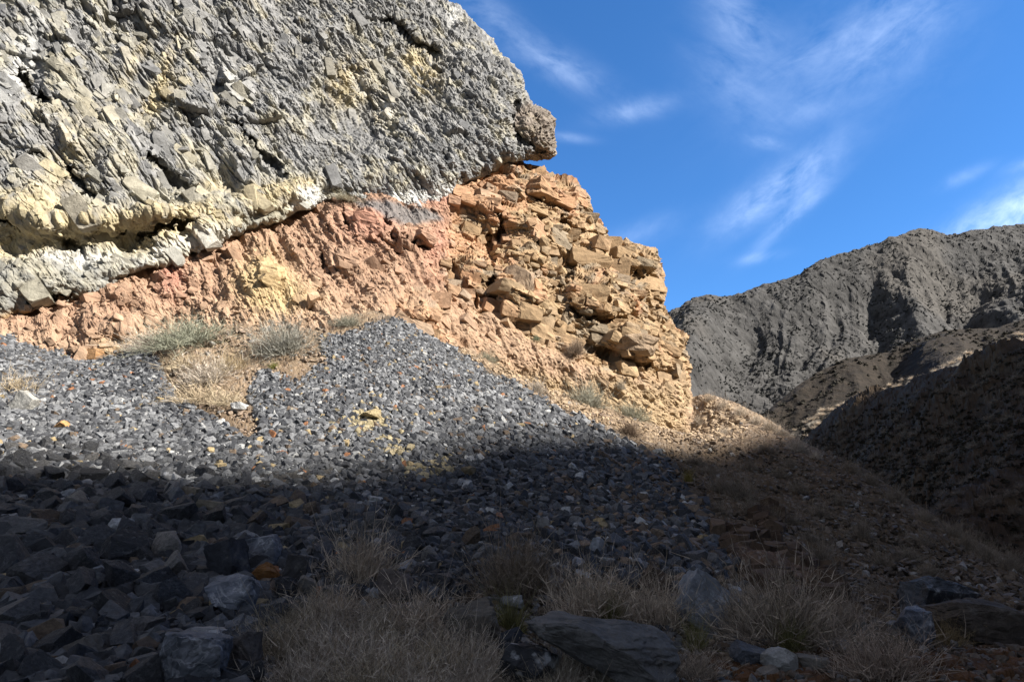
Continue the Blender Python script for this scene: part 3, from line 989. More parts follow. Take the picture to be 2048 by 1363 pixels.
def build_outcrop():
    cp = []
    for (x, y, o) in [(-400, 740, -.15), (0, 640, -.15), (137, 603, -.1), (226, 571, -.1), (329, 534, .1), (417, 486, .25), (496, 464, .5), (581, 431, .5), (680, 402, .4), (780, 425, -.2), (850, 446, -.5), (905, 390, .2), (960, 352, .6), (1020, 328, .7)]:
        cp.append((x, y, float(cliff_Y(np.array(x), np.array(y))) + o))
    for (x, y) in [(0, 560), (300, 430), (560, 330), (900, 300)]:
        cp.append((x, y, float(cliff_Y(np.array(x), np.array(y))) + 2.2))
    cp += [(-300, 760, 18.3), (0, 692, 21.9), (200, 728, 22.6), (300, 672, 23.8), (480, 640, 24.1), (640, 650, 24.2), (800, 648, 25.2), (830, 668, 25.7), (960, 728, 27.6), (1060, 778, 29.1), (1250, 842, 31.6), (1380, 875, 34.0),
           (-300, 900, 18.2), (0, 800, 21.6), (300, 780, 23.2), (640, 760, 23.7), (900, 800, 26.6), (1200, 930, 31.2), (1395, 940, 34),
           (1090, 345, 35), (1170, 400, 35.6), (1215, 480, 36.2), (1310, 510, 37), (1325, 590, 36.6), (1370, 690, 35.6), (1375, 760, 35.2),
           (1060, 420, 33.4), (950, 480, 31.2), (950, 600, 29.0), (1060, 560, 31.0), (1060, 680, 29.6), (1180, 560, 32.8), (1180, 700, 31.4), (1280, 600, 34.4), (1290, 720, 33.4), (1290, 800, 32.6),
           (750, 520, 27.6), (600, 540, 26.5), (400, 590, 25.2), (750, 600, 26.0), (870, 520, 29.2)]
    cp = np.array(cp)
    Yf = tps(cp[:, :2], cp[:, 2], 1e-5)
    def depth(px, py):
        Y = Yf(px, py)
        b = np.zeros(px.shape)
        for (cx, cy, rx, ry, rot, a) in [(950, 545, 42, 52, 20, 1.0), (1040, 560, 52, 62, 10, 1.4), (1190, 590, 62, 52, 10, 1.1), (1090, 385, 60, 26, 15, .9), (730, 440, 60, 40, 10, .9), (830, 475, 60, 26, 15, .9), (850, 620, 34, 22, 0, 1.0),
                                         (1280, 520, 50, 30, 0, .6), (1270, 690, 70, 40, 10, .8), (1010, 430, 50, 22, 10, .7), (1130, 470, 60, 26, 10, .7), (520, 560, 50, 40, 40, .6), (230, 650, 60, 22, 10, .5), (690, 520, 30, 26, 40, .5)]:
            b += a * blob(px, py, cx, cy, rx, ry, rot)
        for (ln, w, a) in [([(985, 470), (985, 540), (990, 590)], 9, 1.0), ([(1080, 440), (1072, 470), (1085, 510)], 9, .9), ([(1090, 600), (1130, 560), (1150, 520)], 8, .6), ([(1000, 400), (1005, 440), (1000, 470)], 10, .9), ([(790, 505), (840, 508)], 9, 1.0),
                           ([(690, 425), (690, 460)], 7, .7), ([(770, 440), (790, 475), (860, 495)], 9, .8), ([(1215, 500), (1205, 540), (1215, 600)], 9, .7), ([(1140, 620), (1230, 640), (1290, 640)], 9, .8), ([(1180, 690), (1240, 720), (1300, 730)], 8, .6),
                           ([(1060, 380), (1100, 410), (1160, 420)], 9, .7), ([(1120, 440), (1180, 470), (1215, 480)], 9, .7), ([(645, 510), (650, 560), (620, 620)], 11, .5), ([(900, 520), (930, 570), (960, 610)], 8, .5), ([(1260, 520), (1290, 560), (1320, 560)], 8, .6)]:
            b -= a * groove(px, py, ln, w)
        return Y - b
    P, px, py, sd, keep = rock_sheet(-420, 1450, 300, 960, 1.8, OUT_OUT, OUT_R, depth)
    P = P.astype(np.float32)
    N = blur(grid_normals(P), 16)
    N /= np.linalg.norm(N, axis=-1, keepdims=True)
    tilt = math.radians(-8)
    b1 = E1 * math.cos(tilt) + np.array([0, 0, 1]) * math.sin(tilt)
    b3 = CN
    b2 = np.cross(b3, b1)
    if b2[2] < 0: b2 = -b2
    B = np.stack([b1, b2, b3])
    th = math.radians(40)
    d1 = E1 * math.cos(th) - np.array([0, 0, 1]) * math.sin(th)
    D = np.stack([d1, np.cross(CN, d1), CN])
    wob = fbm(P * .6, 91, 3) * 60
    w_block = zone(px, py, [(900, 380), (960, 330), (1060, 300), (1400, 300), (1450, 800), (1380, 800), (1250, 770), (1100, 720), (960, 700), (840, 690), (800, 610), (880, 590), (900, 470)], 30, wob)
    w_soft = zone(px, py, [(1000, 740), (1250, 760), (1390, 770), (1400, 900), (1200, 880)], 25, wob)
    warp = np.stack([fbm(P * .45 + 3, 92, 3), fbm(P * .45 + 13, 93, 3), fbm(P * .45 + 23, 94, 3)], -1)
    Q = P + warp * .3
    g1, r1, c1 = facets(Q, B, (1.9, .95, 1.6), 101, .55, (.25, -.1, 0), .9, .35)
    g2, r2, c2 = facets(Q, B, (.8, .36, .7), 102, .6, (.2, -.1, 0), .9, .3)
    g3, r3, c3 = facets(Q, B, (.36, .13, .3), 103, .6, (.1, -.1, 0), .8, .25)
    t1, _ = chips(Q, b1, b2, (2.2, 1.4), 105)
    t2, _ = chips(P, b1, b2, (.8, .45), 106)
    t3, _ = chips(P, b1, b2, (.3, .16), 107)
    bedc = (Q @ b2.astype(np.float32))
    bed = fbm(np.stack([bedc * 4.5, bedc * 0 + (P @ E1.astype(np.float32)) * .25, bedc * 0], -1), 104, 3)
    h1, k1 = chips(Q, d1, D[1], (1.5, .7), 111)
    h2, k2 = chips(Q, d1, D[1], (.55, .28), 112)
    h3, k3 = chips(P, d1, D[1], (.2, .13), 113)
    h4, s2, _ = facets(Q, D, (.6, .3, .4), 114, .7, (.2, -.4, 0), .6, .2)
    h5, s3, _ = facets(P, D, (.22, .12, .2), 115, .7, (.2, -.4, 0), .6, .2)
    big = fbm(P * .4, 95, 3)
    blockd = .16 * g1 + .1 * g2 + .05 * g3 + .07 * bed + .85 * t1 + .32 * t2 + .12 * t3
    clod = smooth(-.05, .3, fbm(P * .7 + 2, 99, 3))
    runl = fbm(np.stack([(P @ E1.astype(np.float32)) * 1.5 + P[..., 2] * .5, P[..., 2] * .12, P[..., 2] * 0], -1), 140, 4, ridged=True)
    dirtd = .26 * runl + .4 * h1 + .15 * h2 + .07 * h3 + .1 * h4 * clod + .035 * h5
    softd = .25 * h1 + .2 * h2 + .12 * h3 + .08 * h4 + .05 * h5
    massive = smooth(-.12, .12, fbm(P * .42 + 31, 141, 3))
    gully = zone(px, py, [(890, 590), (960, 610), (1010, 650), (1110, 690), (1200, 740), (1180, 770), (1060, 745), (950, 690), (860, 660)], 22, wob)
    wb = np.clip(w_block * (1 - .85 * gully) - w_soft, 0, 1)
    disp = big * .35 + wb * blockd + (1 - wb) * lerp(dirtd[..., None], softd[..., None], w_soft)[..., 0]
    P2 = P + N * (disp * smooth(-14, 8, sd))[..., None]
    jag = np.stack([fbm(P * 1.5, 96, 3), fbm(P * 1.5, 97, 3), fbm(P * 1.5, 98, 3)], -1) * .3
    P2 = P2 + jag * (smooth(70, 0, np.abs(sd)) * w_block)[..., None]
    # ---- colour
    n1 = fbm(P * .8, 121, 4)
    n2 = fbm(P * 2.6, 122, 4)
    tanc = lerp((.23, .15, .082), (.35, .25, .145), np.clip(.5 + .8 * n2 + .6 * (r2[..., 0] - .5), 0, 1))
    orange = lerp((.32, .18, .098), (.38, .24, .148), r2[..., 1])
    greyt = lerp((.17, .14, .1), (.23, .2, .155), r3[..., 0])
    redd = lerp((.225, .138, .09), (.33, .22, .148), np.clip(.5 + n2 + .5 * (s2[..., 0] - .5), 0, 1))
    pink = np.array((.36, .18, .13))
    cb = lerp(tanc, orange, smooth(.02, .3, n1 + .3 * smooth(470, 350, py) + .4 * smooth(1090, 920, px) + .2 * (r1[..., 0] - .5) - .05))
    cb = lerp(cb, greyt, smooth(.0, .35, fbm(Q * 1.3, 123, 3) + .18 * (r1[..., 2] - .5)) * .75)
    cd = redd
    cd = lerp(cd, lerp((.3, .21, .14), (.4, .3, .2), np.clip(.5 + n2, 0, 1)), smooth(-40, 60, py - np.interp(px, [0, 200, 300, 480, 800], [660, 680, 620, 600, 600])) * .4)
    cd = lerp(cd, pink, np.clip((blob(px, py, 890, 500, 40, 60, 20) + blob(px, py, 345, 560, 25, 40) + .7 * blob(px, py, 740, 450, 60, 40) + .8 * blob(px, py, 870, 405, 40, 18)) * (.9 + n2), 0, .8))
    yl = np.clip((blob(px, py, 525, 565, 48, 50, 30) * 1.3 + .8 * blob(px, py, 570, 600, 60, 30) + .6 * blob(px, py, 240, 700, 40, 20)) * (1 + 1.2 * n2), 0, 1)
    cd = lerp(cd, (.37, .275, .15), yl)
    soil = lerp((.24, .17, .1), (.35, .26, .15), np.clip(.5 + 1.3 * n2, 0, 1))
    c = lerp(cd, cb, wb)
    c = lerp(c, soil, w_soft * .9)
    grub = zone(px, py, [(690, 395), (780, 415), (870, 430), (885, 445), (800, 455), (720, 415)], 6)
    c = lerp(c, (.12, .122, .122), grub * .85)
    rng = np.random.default_rng(6)
    vis = keep & (sd > 3) & (px > -380)
    Bk = (b1, b2, b3)
    def sz(m, sg, lo, hi):
        def f(rng, n):
            a = np.exp(rng.normal(math.log(m), sg, n)).clip(lo, hi)
            return np.stack([a * rng.uniform(.8, 1.35, n), a * rng.uniform(.4, .75, n), a * rng.uniform(.6, 1.0, n)], 1)
        return f
    # jointed courses of the bedded rock
    Pf, Nf, cf = P2.reshape(-1, 3), N.reshape(-1, 3), c.reshape(-1, 3)
    sel = np.nonzero((vis & (wb > .35) & (sd > 5)).ravel())[0][::7]
    smv = massive.ravel()[sel]
    su, sv, sw = Pf[sel] @ b1, Pf[sel] @ b2, wb.ravel()[sel]
    ids, Ms, Ts, Cs = [], [], [], []
    t = sv.min() - .2
    row = 0
    while t < sv.max() + .3:
        h_ = float(rng.choice([.16, .22, .3, .42, .6, .85], p=[.10, .15, .21, .24, .2, .1]) * rng.uniform(.85, 1.2))
        x = su.min() - rng.random()
        while x < su.max() + .5:
            w_ = float(h_ * rng.uniform(.9, 2.6))
            xc, tc_ = x + w_ / 2, t + h_ / 2 + .3 * math.sin(x * .55 + 1) + .14 * math.sin(x * 1.7 + row * .3)
            x += w_ * .97
            dd_ = (su - xc) ** 2 + (sv - tc_) ** 2
            i = dd_.argmin()
            if dd_[i] > .03 or rng.random() < .04 + .75 * (1 - smv[i]) or sw[i] < rng.uniform(.3, .7):
                continue
            p_, n_ = Pf[sel[i]], Nf[sel[i]]
            dep = rng.uniform(.45, .8) * (h_ + .35)
            yw = rng.choice([math.radians(14), math.radians(-16), math.radians(26), 0.0]) + rng.normal(0, .05)
            fr = CN * .8 + n_ * .2
            fr /= np.linalg.norm(fr)
            ax = np.cross(b2, fr); ax /= np.linalg.norm(ax)
            if ax @ b1 < 0: ax = -ax
            rl, pt = rng.normal(0, .035), rng.normal(0, .04)
            ay = b2 + ax * rl + fr * pt; ay /= np.linalg.norm(ay)
            ax = np.cross(ay, np.cross(ax, ay)); ax /= np.linalg.norm(ax)
            az_ = np.cross(ax, ay); az_ = az_ if az_ @ fr > 0 else -az_
            ax2, az2 = ax * math.cos(yw) + az_ * math.sin(yw), az_ * math.cos(yw) - ax * math.sin(yw)
            out_ = rng.uniform(-.12, .26) * min(1.0, h_ + .45)
            Ms.append(np.stack([ax2 * w_ * .5, ay * h_ * .5, az2 * dep], 1)); Ts.append(p_ - fr * dep * .92 + fr * out_)
            ids.append(rng.integers(0, len(BLOCKS2))); Cs.append(cf[sel[i]] * rng.uniform(.92, 1.08))
        t += h_ * .98
        row += 1
    print('COURSE BLOCKS', len(ids))
    courses = merge(BLOCKS2, np.array(ids), np.array(Ms), np.array(Ts), np.array(Cs))
    parts = [courses,
             embed_blocks(rng, P2, N, c, vis * (wb * .5 + .1), Bk, 800, sz(.1, .4, .04, .25), .25, .9, .2, .2, .18, BLOCKS),
             embed_blocks(rng, P2, N, c, vis * (1 - wb) * (.05 + clod), (d1, D[1], D[2]), 420, sz(.14, .45, .05, .4), .55, .4, .2, .2, .1, BLOCKS2),
             embed_blocks(rng, P2, N, c, vis * (1.1 - wb), (d1, D[1], D[2]), 5000, sz(.05, .38, .022, .13), .2, 1.5, .6, .6, .16, PEBBLES)]
    hero = [(948, 548, 56, 76, .5, 12), (1045, 565, 70, 84, .5, 8), (1190, 590, 84, 66, .5, 4), (1095, 385, 92, 42, .5, 8), (735, 440, 62, 44, .4, 4), (845, 478, 54, 26, .5, 10), (540, 560, 44, 52, .4, 30), (1265, 690, 90, 46, .5, 6)]
    flat_px, flat_py = px.ravel(), py.ravel()
    hid, hM, hT, hC = [], [], [], []
    for k, (x, y, w_, h_, dep, rt) in enumerate(hero):
        i = np.argmin((flat_px - x) ** 2 + (flat_py - y) ** 2)
        p_ = Pf[i]
        sc_ = p_[1] / F
        a = -math.radians(rt)
        ax = E1 * math.cos(a) + np.array([0, 0, 1]) * math.sin(a)
        az = np.cross(CN, ax)
        az = az if az[2] > 0 else -az
        yw = math.radians([24, 30, 20, -14, 18, -20, 25, 12][k])
        ax2 = ax * math.cos(yw) + CN * math.sin(yw)
        nz_ = CN * math.cos(yw) - ax * math.sin(yw)
        hM.append(np.stack([ax2 * w_ * sc_ / 2, az * h_ * sc_ / 2, nz_ * dep], 1)); hT.append(p_ - CN * dep * .35); hid.append(k); hC.append(cf[i])
    parts.append(merge(HBLOCKS, np.array(hid), np.array(hM), np.array(hT), np.array(hC)))
    off, ev, ef, ec = 0, [], [], []
    for v_, f_, c_ in parts:
        ev.append(v_); ef.append(f_ + off); ec.append(c_); off += len(v_)
    ec = [c_ * (1 + .55 * fbm(v_ * 1.9, 131, 4) + .2 * fbm(np.stack([v_ @ b1 * .6, v_ @ b2 * 9, v_ @ b3 * .6], -1), 132, 3))[:, None] for v_, c_ in zip(ev, ec)]
    ev = [v_ + b3 * (.045 * fbm(np.stack([v_ @ b1 * 1.2, v_ @ b2 * 9, v_ @ b3], -1), 133, 3) + .06 * fbm(v_ * 4.0, 134, 3))[:, None] for v_ in ev]
    global OUT_P
    OUT_P = (px, py, P2, sd)
    me = grid_mesh('rock_outcrop', P2, keep, c, M_OUT, extra=(np.concatenate(ev), np.concatenate(ef), np.concatenate(ec)))
    return add('rock_outcrop', me, 'structure', 'red earth bank and blocky orange sandstone outcrop under the grey cliff')


build_outcrop()
print('STAGE cliff done')

# ------------------------------------------------------------------ canyon hill on the sun side (its crest throws the shadow over the foreground)
TERM = [(-250, 915), (0, 920), (180, 948), (350, 985), (520, 965), (700, 915), (850, 888), (1000, 868), (1150, 858), (1280, 880), (1400, 905), (1480, 880), (1555, 862)]
RC = 205.0
TEL = math.tan(SUN_EL)


def ridge_profile():
    P = pix_hit([t[0] for t in TERM], [t[1] for t in TERM])
    q = P[:, :2] @ SUN_Q
    r = P[:, :2] @ SUN_H
    z = P[:, 2] + (RC - r) * TEL
    o = np.argsort(q)
    q, z = q[o], z[o]
    q = np.concatenate([[-200, -60, -12], q, [q[-1] + 8, 60, 80, 100, 125, 190, 320]])
    b = RC * TEL
    z = np.concatenate([[b + 60, b + 40, z[0] + 6], z, [z[-1] - .3, b + 9, b + 11, b + 9, b - 8, b - 45, b - 60]])
    return q, z


RQ, RZ = ridge_profile()
print('RIDGE', [(round(a, 1), round(b - RC * TEL, 1)) for a, b in zip(RQ, RZ)])

HC = [(1614, 877, 85), (1665, 836, 83), (1738, 807, 80), (1866, 760, 70), (1939, 723, 63), (2048, 676, 56), (1900, 1000, 44), (2048, 1000, 37), (1750, 900, 62), (1850, 900, 55), (2048, 850, 45), (1950, 850, 52), (1700, 900, 70)]
_hp = [at(*c) for c in HC]
for c in HC[:6]:
    _hp.append(at(*c) + np.array([5, 10, -5.0]))
    _hp.append(at(*c) + np.array([10, 22, -11.0]))
_hp += [np.array(p, float) for p in [(26, 25, -2), (30, 34, -1), (24, 10, -1), (22, -5, -.5), (22, -25, 0), (34, 0, 8), (34, -25, 10), (48, 20, 18), (60, 30, 26), (60, 0, 32), (60, -30, 34), (32, 90, 3), (38, 100, 2), (80, 60, 34), (100, 80, 40)]]
_hp = np.array(_hp)
_hill = tps(_hp[:, :2], _hp[:, 2], 1e-6)


def build_hill():
    azs = np.concatenate([np.linspace(17, 40, 420), np.linspace(40, 170, 160)[1:]])
    rs = np.geomspace(22, 420, 460)
    A, R = np.meshgrid(np.radians(azs), rs)
    x, y = R * np.sin(A), R * np.cos(A)
    q = x * SUN_Q[0] + y * SUN_Q[1]
    r = x * SUN_H[0] + y * SUN_H[1]
    z = _hill(np.clip(x, 15, 110), np.clip(y, -40, 110))
    zc = np.interp(q, RQ, RZ) + .5 * fbm(np.stack([q * .28, q * 0, q * 0], -1), 210, 4) * 1.6
    ridge = zc - np.where(r < RC, (RC - r) * 1.0, (r - RC) * .8)
    z = np.maximum(np.minimum(z, zc - np.abs(r - RC) * .6 - 4), ridge)
    z = np.maximum(z, -8)
    P = np.stack([x, y, z], -1).astype(np.float32)
    amp = smooth(70, 30, r) * smooth(1, 4, z + 2)
    f1, r1, e1 = plates(P, np.eye(3), (2.4, 2.4, 1.8), 201, 1.1, 1.2, .8)
    f2, r2, e2 = facets(P, np.eye(3), (.6, .6, .5), 202, 1.0, step=.6)
    n = fbm(P * .12, 203, 4)
    n2 = fbm(P * .8, 204, 3)
    crag = smooth(.12, .3, fbm(P * .11 + 7, 205, 3))
    gl = fbm(np.stack([(x * .35 - y * .93) * .11 + .3 * n, (x * .93 + y * .35) * .02, z * 0], -1), 206, 4, ridged=True)
    n3 = fbm(P * 2.6, 207, 3)
    f4, r4, e4 = facets(P, np.eye(3), (.28, .28, .25), 208, 1.0, step=.7)
    P[..., 2] += amp * (-1.0 + n * 1.4 + gl * 1.5 + n2 * .35 + crag * (.8 * f1 + .3 + .15 * f2) + .14 * f2 + .08 * f4 + .1 * n3)
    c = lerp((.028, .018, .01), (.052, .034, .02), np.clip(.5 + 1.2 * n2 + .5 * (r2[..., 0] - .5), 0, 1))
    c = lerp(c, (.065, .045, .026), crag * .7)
    me = grid_mesh('hill', P, None, c, M_HILL, flip=True)
    global HILL_P
    HILL_P = P
    return add('hill', me, 'structure', 'dark brown shaded canyon hill on the right')


build_hill()


def hill_sheet(name, label, top, bot, Ytop, Ybot, x0, x1, nx, ny, seed, scale, amp, cols, mat, pow_=1.0, tint=None, carve=.25):
    pxs = np.linspace(x0, x1, nx)
    t = np.concatenate([np.linspace(0, 1, ny), np.linspace(1, 1.25, 26)[1:]])
    T_, X_ = np.meshgrid(t, pxs, indexing='ij')
    ty = np.interp(pxs, [a for a, b in top], [b for a, b in top])
    by = np.interp(pxs, [a for a, b in bot], [b for a, b in bot])
    tc = np.minimum(T_, 1)
    Y = np.interp(pxs, *zip(*Ybot)) + (np.interp(pxs, *zip(*Ytop)) - np.interp(pxs, *zip(*Ybot))) * tc ** pow_
    py = by + (ty - by) * tc
    P = at(X_, py, Y)
    over = np.maximum(T_ - 1, 0)
    P[..., 1] += over * scale * 6
    P[..., 2] -= over ** 1.5 * scale * 7
    P = P.astype(np.float32)
    L = P / scale
    wp = fbm(L * .9 + 5, seed + 40, 3) * .2
    g = np.stack([(L[..., 0] * .72 - L[..., 1] * .5) * 1.15 + wp, (L[..., 0] * .6 + L[..., 1] * .75) * .22, L[..., 0] * 0], -1)     # spurs and gullies down the flank
    big = fbm(g * .8, seed, 3) * 2.2 + .25 * fbm(g, seed + 1, 2, ridged=True)
    gl2 = fbm(g * 3.3 + 11, seed + 3, 3, ridged=True)
    mid = fbm(L * 2.2, seed + 5, 4, ridged=True)
    sm = fbm(L * 9.0, seed + 9, 4)
    f1, r1, e1 = plates(P, np.eye(3), (scale * .2,) * 3, seed + 20, 1.1, 1.2, .8)
    f2, r2, e2 = facets(P, np.eye(3), (scale * .05,) * 3, seed + 21, 1.0, step=.6)
    crag = smooth(.1, .3, fbm(L * 1.1 + 3, seed + 30, 3))
    w = (.06 + .94 * smooth(1.0, .80, T_)) * smooth(-.05, .22, T_)
    d = amp * (w * (big * 1.3 + gl2 * .24 + mid * .1 - carve) + .065 * sm + crag * .09 * f1 + .02 * f2)
    nrm = np.array([-.25, -.55, .8])
    P2 = P + d[..., None] * nrm * (T_ < 1.12)[..., None]
    a, b, c2 = cols
    c = lerp(a, b, np.clip(.5 + 1.1 * sm + .5 * (r2[..., 0] - .5), 0, 1))
    c = lerp(c, c2, crag * .7)
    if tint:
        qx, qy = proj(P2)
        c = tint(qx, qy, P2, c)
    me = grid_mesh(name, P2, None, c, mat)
    add(name, me, 'structure', label)
    return P2, T_


FAR_TOP = [(1150, 720), (1250, 680), (1333, 628), (1384, 597), (1464, 590), (1512, 570), (1560, 556), (1600, 546), (1643, 515), (1738, 489), (1793, 471), (1841, 455), (1863, 454), (1892, 466), (1917, 464), (1943, 458), (2012, 449), (2048, 447), (2300, 420), (2600, 380)]
FAR_P, FAR_T = hill_sheet('mountain', 'grey shrub-dotted desert mountain in the distance', FAR_TOP, [(1150, 980), (2600, 980)], [(1150, 460), (1500, 480), (2600, 560)], [(1150, 250), (1600, 260), (2600, 240)],
                          1150, 2600, 900, 420, 301, 80.0, 34.0, ((.031, .0295, .0275), (.073, .070, .066), (.074, .067, .058)), M_FAR, carve=.95)
MID_TOP = [(1470, 880), (1530, 826), (1592, 773), (1629, 748), (1687, 718), (1775, 704), (1793, 692), (1885, 662), (1921, 658), (1994, 655), (2048, 636), (2300, 560), (2600, 470)]
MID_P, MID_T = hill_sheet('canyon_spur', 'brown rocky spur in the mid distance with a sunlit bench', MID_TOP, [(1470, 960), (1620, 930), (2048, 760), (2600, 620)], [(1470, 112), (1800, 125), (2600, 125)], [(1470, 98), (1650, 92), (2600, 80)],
                          1470, 2600, 620, 260, 401, 13.0, 2.6, ((.012, .009, .006), (.028, .021, .0145), (.033, .025, .017)), M_HILL, tint=lambda x, y, P, c: lerp(c, (.17, .15, .12), zone(x, y, [(1565, 872), (1650, 830), (1738, 797), (1848, 752), (1976, 700), (2060, 672), (2060, 700), (1976, 732), (1866, 782), (1738, 832), (1640, 890), (1570, 910)], 7, fbm(P * .5, 451, 3) * 16) * smooth(-.2, .25, fbm(P * .35, 452, 3))))  # tint paints the sun-catching bench paler, sunlight put into the ground colour

# ------------------------------------------------------------------ scattered stones
_ga = np.radians(np.linspace(-46, 38, 420))
_gr = np.geomspace(5.4, 42, 420)
_GA, _GR = np.meshgrid(_ga, _gr)
_gx, _gy = _GR * np.sin(_GA), _GR * np.cos(_GA)
G_P = np.stack([_gx, _gy, terrain_z(_gx, _gy)], -1)
G_PX, G_PY = proj(G_P)
_d1x, _d1y = np.diff(G_PX, axis=1)[:-1], np.diff(G_PY, axis=1)[:-1]
_d2x, _d2y = np.diff(G_PX, axis=0)[:, :-1], np.diff(G_PY, axis=0)[:, :-1]
G_AREA = np.maximum(-(_d1x * _d2y - _d1y * _d2x), 0)
G_CX, G_CY = G_PX[:-1, :-1], G_PY[:-1, :-1]


def sample_ground(rng, n, weight):
    w = (G_AREA * weight).ravel()
    i = rng.choice(w.size, n, p=w / w.sum())
    r, c = np.unravel_index(i, G_AREA.shape)
    fa, fb = rng.random(n), rng.random(n)
    az = _ga[c] + (_ga[c + 1] - _ga[c]) * fa
    rr = _gr[r] + (_gr[r + 1] - _gr[r]) * fb
    x, y = rr * np.sin(az), rr * np.cos(az)
    return np.stack([x, y, terrain_z(x, y)], -1)


def ground_basis(P, follow=1.0):
    n = terrain_n(P[:, 0], P[:, 1])
    n = n * follow + np.array([0, 0, 1.0]) * (1 - follow)
    n /= np.linalg.norm(n, axis=1, keepdims=True)
    a = np.cross(np.array([0, 1.0, 0]), n)
    a /= np.linalg.norm(a, axis=1, keepdims=True)
    return np.stack([a, np.cross(n, a), n], -1)


SCREE_W = zone(G_CX, G_CY, SCREE, 10, fbm(np.stack([G_CX * .02, G_CY * .02, G_CX * 0], -1), 8, 3) * 18)
LEFTLOW = smooth(860, 300, G_CX) * smooth(880, 1050, G_CY)


def stone_px(px, py):
    """typical size of a loose stone in photograph pixels"""
    left = smooth(950, 250, px)
    return 5.2 + 4.4 * smooth(700, 900, py) + 5 * smooth(880, 1100, py) + left * 10.5 * smooth(900, 1130, py)


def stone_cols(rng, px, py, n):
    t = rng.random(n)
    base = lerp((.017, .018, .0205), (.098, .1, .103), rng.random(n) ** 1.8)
    sunlit_gain = 1.0 + 1.0 * smooth(1010, 790, py)  # sunlight painted in: stone colour gets lighter up the sunlit part of the scree
    base = base * sunlit_gain[:, None]
    brown_p = .03 + .25 * smooth(1000, 1350, px) * smooth(850, 1000, py)
    base = np.where((t < brown_p)[:, None], lerp((.075, .052, .034), (.14, .1, .066), rng.random(n)), base)
    base = np.where(((t > .90) & (t < .955))[:, None], lerp((.12, .122, .125), (.2, .2, .2), rng.random(n)), base)
    base = np.where(((t > .955) & (t < .975))[:, None], np.array((.3, .3, .29)), base)
    base = np.where(((t > .975) & (t < .988))[:, None], np.array((.25, .19, .10)), base)
    base = np.where((t > .994)[:, None], np.array((.22, .095, .04)), base)
    yl = np.clip(blob(px, py, 735, 845, 36, 24) + .8 * blob(px, py, 790, 905, 26, 18) + .5 * blob(px, py, 850, 950, 30, 20) + .6 * blob(px, py, 900, 935, 26, 18), 0, 1)
    base = np.where((rng.random(n) < yl * .8)[:, None], lerp((.2, .165, .09), (.34, .28, .17), rng.random(n)), base)
    return base


def scatter_stones(name, label, n, weight, size_fn, cols_fn, seed, flatness=(.55, 1.0), lift=.22, mat=M_STONE, temps=None):
    temps = temps or PEBBLES
    rng = np.random.default_rng(seed)
    P = sample_ground(rng, n, weight)
    px, py = proj(P)
    dist = np.linalg.norm(P - [0, 0, CAM_Z], axis=1)
    s = size_fn(px, py) * np.exp(rng.normal(-.14, .5, n)).clip(.3, 2.1) * dist / F * .5
    R = rot_rand(rng, n, math.pi, .6, .6)
    S = np.stack([s * rng.uniform(.9, 1.3, n), s * rng.uniform(.7, 1.0, n), s * rng.uniform(*flatness, n)], 1)
    M = (ground_basis(P) @ R) * S[:, None, :]
    T = P + np.stack([s * 0, s * 0, s * lift], -1)
    V, Fc, C = merge(temps, rng.integers(0, len(temps), n), M, T, cols_fn(rng, px, py, n))
    me = raw_mesh(name, V, Fc.ravel(), np.full(len(Fc), 3), C, mat)
    return add(name, me, 'stuff', label)


_sp = stone_px(G_CX, G_CY)
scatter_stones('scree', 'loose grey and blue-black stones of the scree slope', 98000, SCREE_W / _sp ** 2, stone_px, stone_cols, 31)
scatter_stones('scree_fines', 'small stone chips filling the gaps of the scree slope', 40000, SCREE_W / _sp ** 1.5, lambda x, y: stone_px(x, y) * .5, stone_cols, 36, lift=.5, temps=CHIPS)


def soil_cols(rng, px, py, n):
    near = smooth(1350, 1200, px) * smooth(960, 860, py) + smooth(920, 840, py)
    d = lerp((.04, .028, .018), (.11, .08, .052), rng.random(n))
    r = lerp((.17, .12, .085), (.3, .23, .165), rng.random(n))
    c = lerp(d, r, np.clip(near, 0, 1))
    t = rng.random(n)
    return np.where((t > .93)[:, None], np.array((.2, .185, .165)), c)


def rubble_cols(rng, px, py, n):
    c = lerp((.05, .05, .05), (.15, .14, .125), rng.random(n))
    return np.where((rng.random(n) < .4)[:, None], lerp((.07, .05, .032), (.17, .125, .08), rng.random(n)), c)


def foot_cols(rng, px, py, n):
    return lerp((.2, .14, .085), (.36, .265, .165), rng.random(n))


_fz = zone(G_CX, G_CY, [(470, 1400), (560, 1240), (760, 1180), (1000, 1170), (1300, 1150), (1480, 1160), (1700, 1230), (1850, 1270), (1500, 1400)], 15)
scatter_stones('rubble', 'loose stones lying among the foreground bushes', 2600, _fz, lambda x, y: 13 + 0 * x, rubble_cols, 37)
_oz = zone(G_CX, G_CY, [(860, 655), (1060, 755), (1250, 822), (1390, 850), (1420, 795), (1500, 835), (1480, 875), (1300, 885), (1150, 830), (960, 735)], 8)
scatter_stones('outcrop_debris', 'tan stone debris at the foot of the outcrop', 2600, _oz, lambda x, y: 5.6 + 0 * x, foot_cols, 38)
scatter_stones('gravel', 'small brown chips of stone on the earth slope', 16000, (1 - SCREE_W) * (G_CX > -300) * (G_CY < 1420) * 1.0, lambda x, y: 5.5 + 3.5 * smooth(900, 1250, y), soil_cols, 32, (.3, .6))

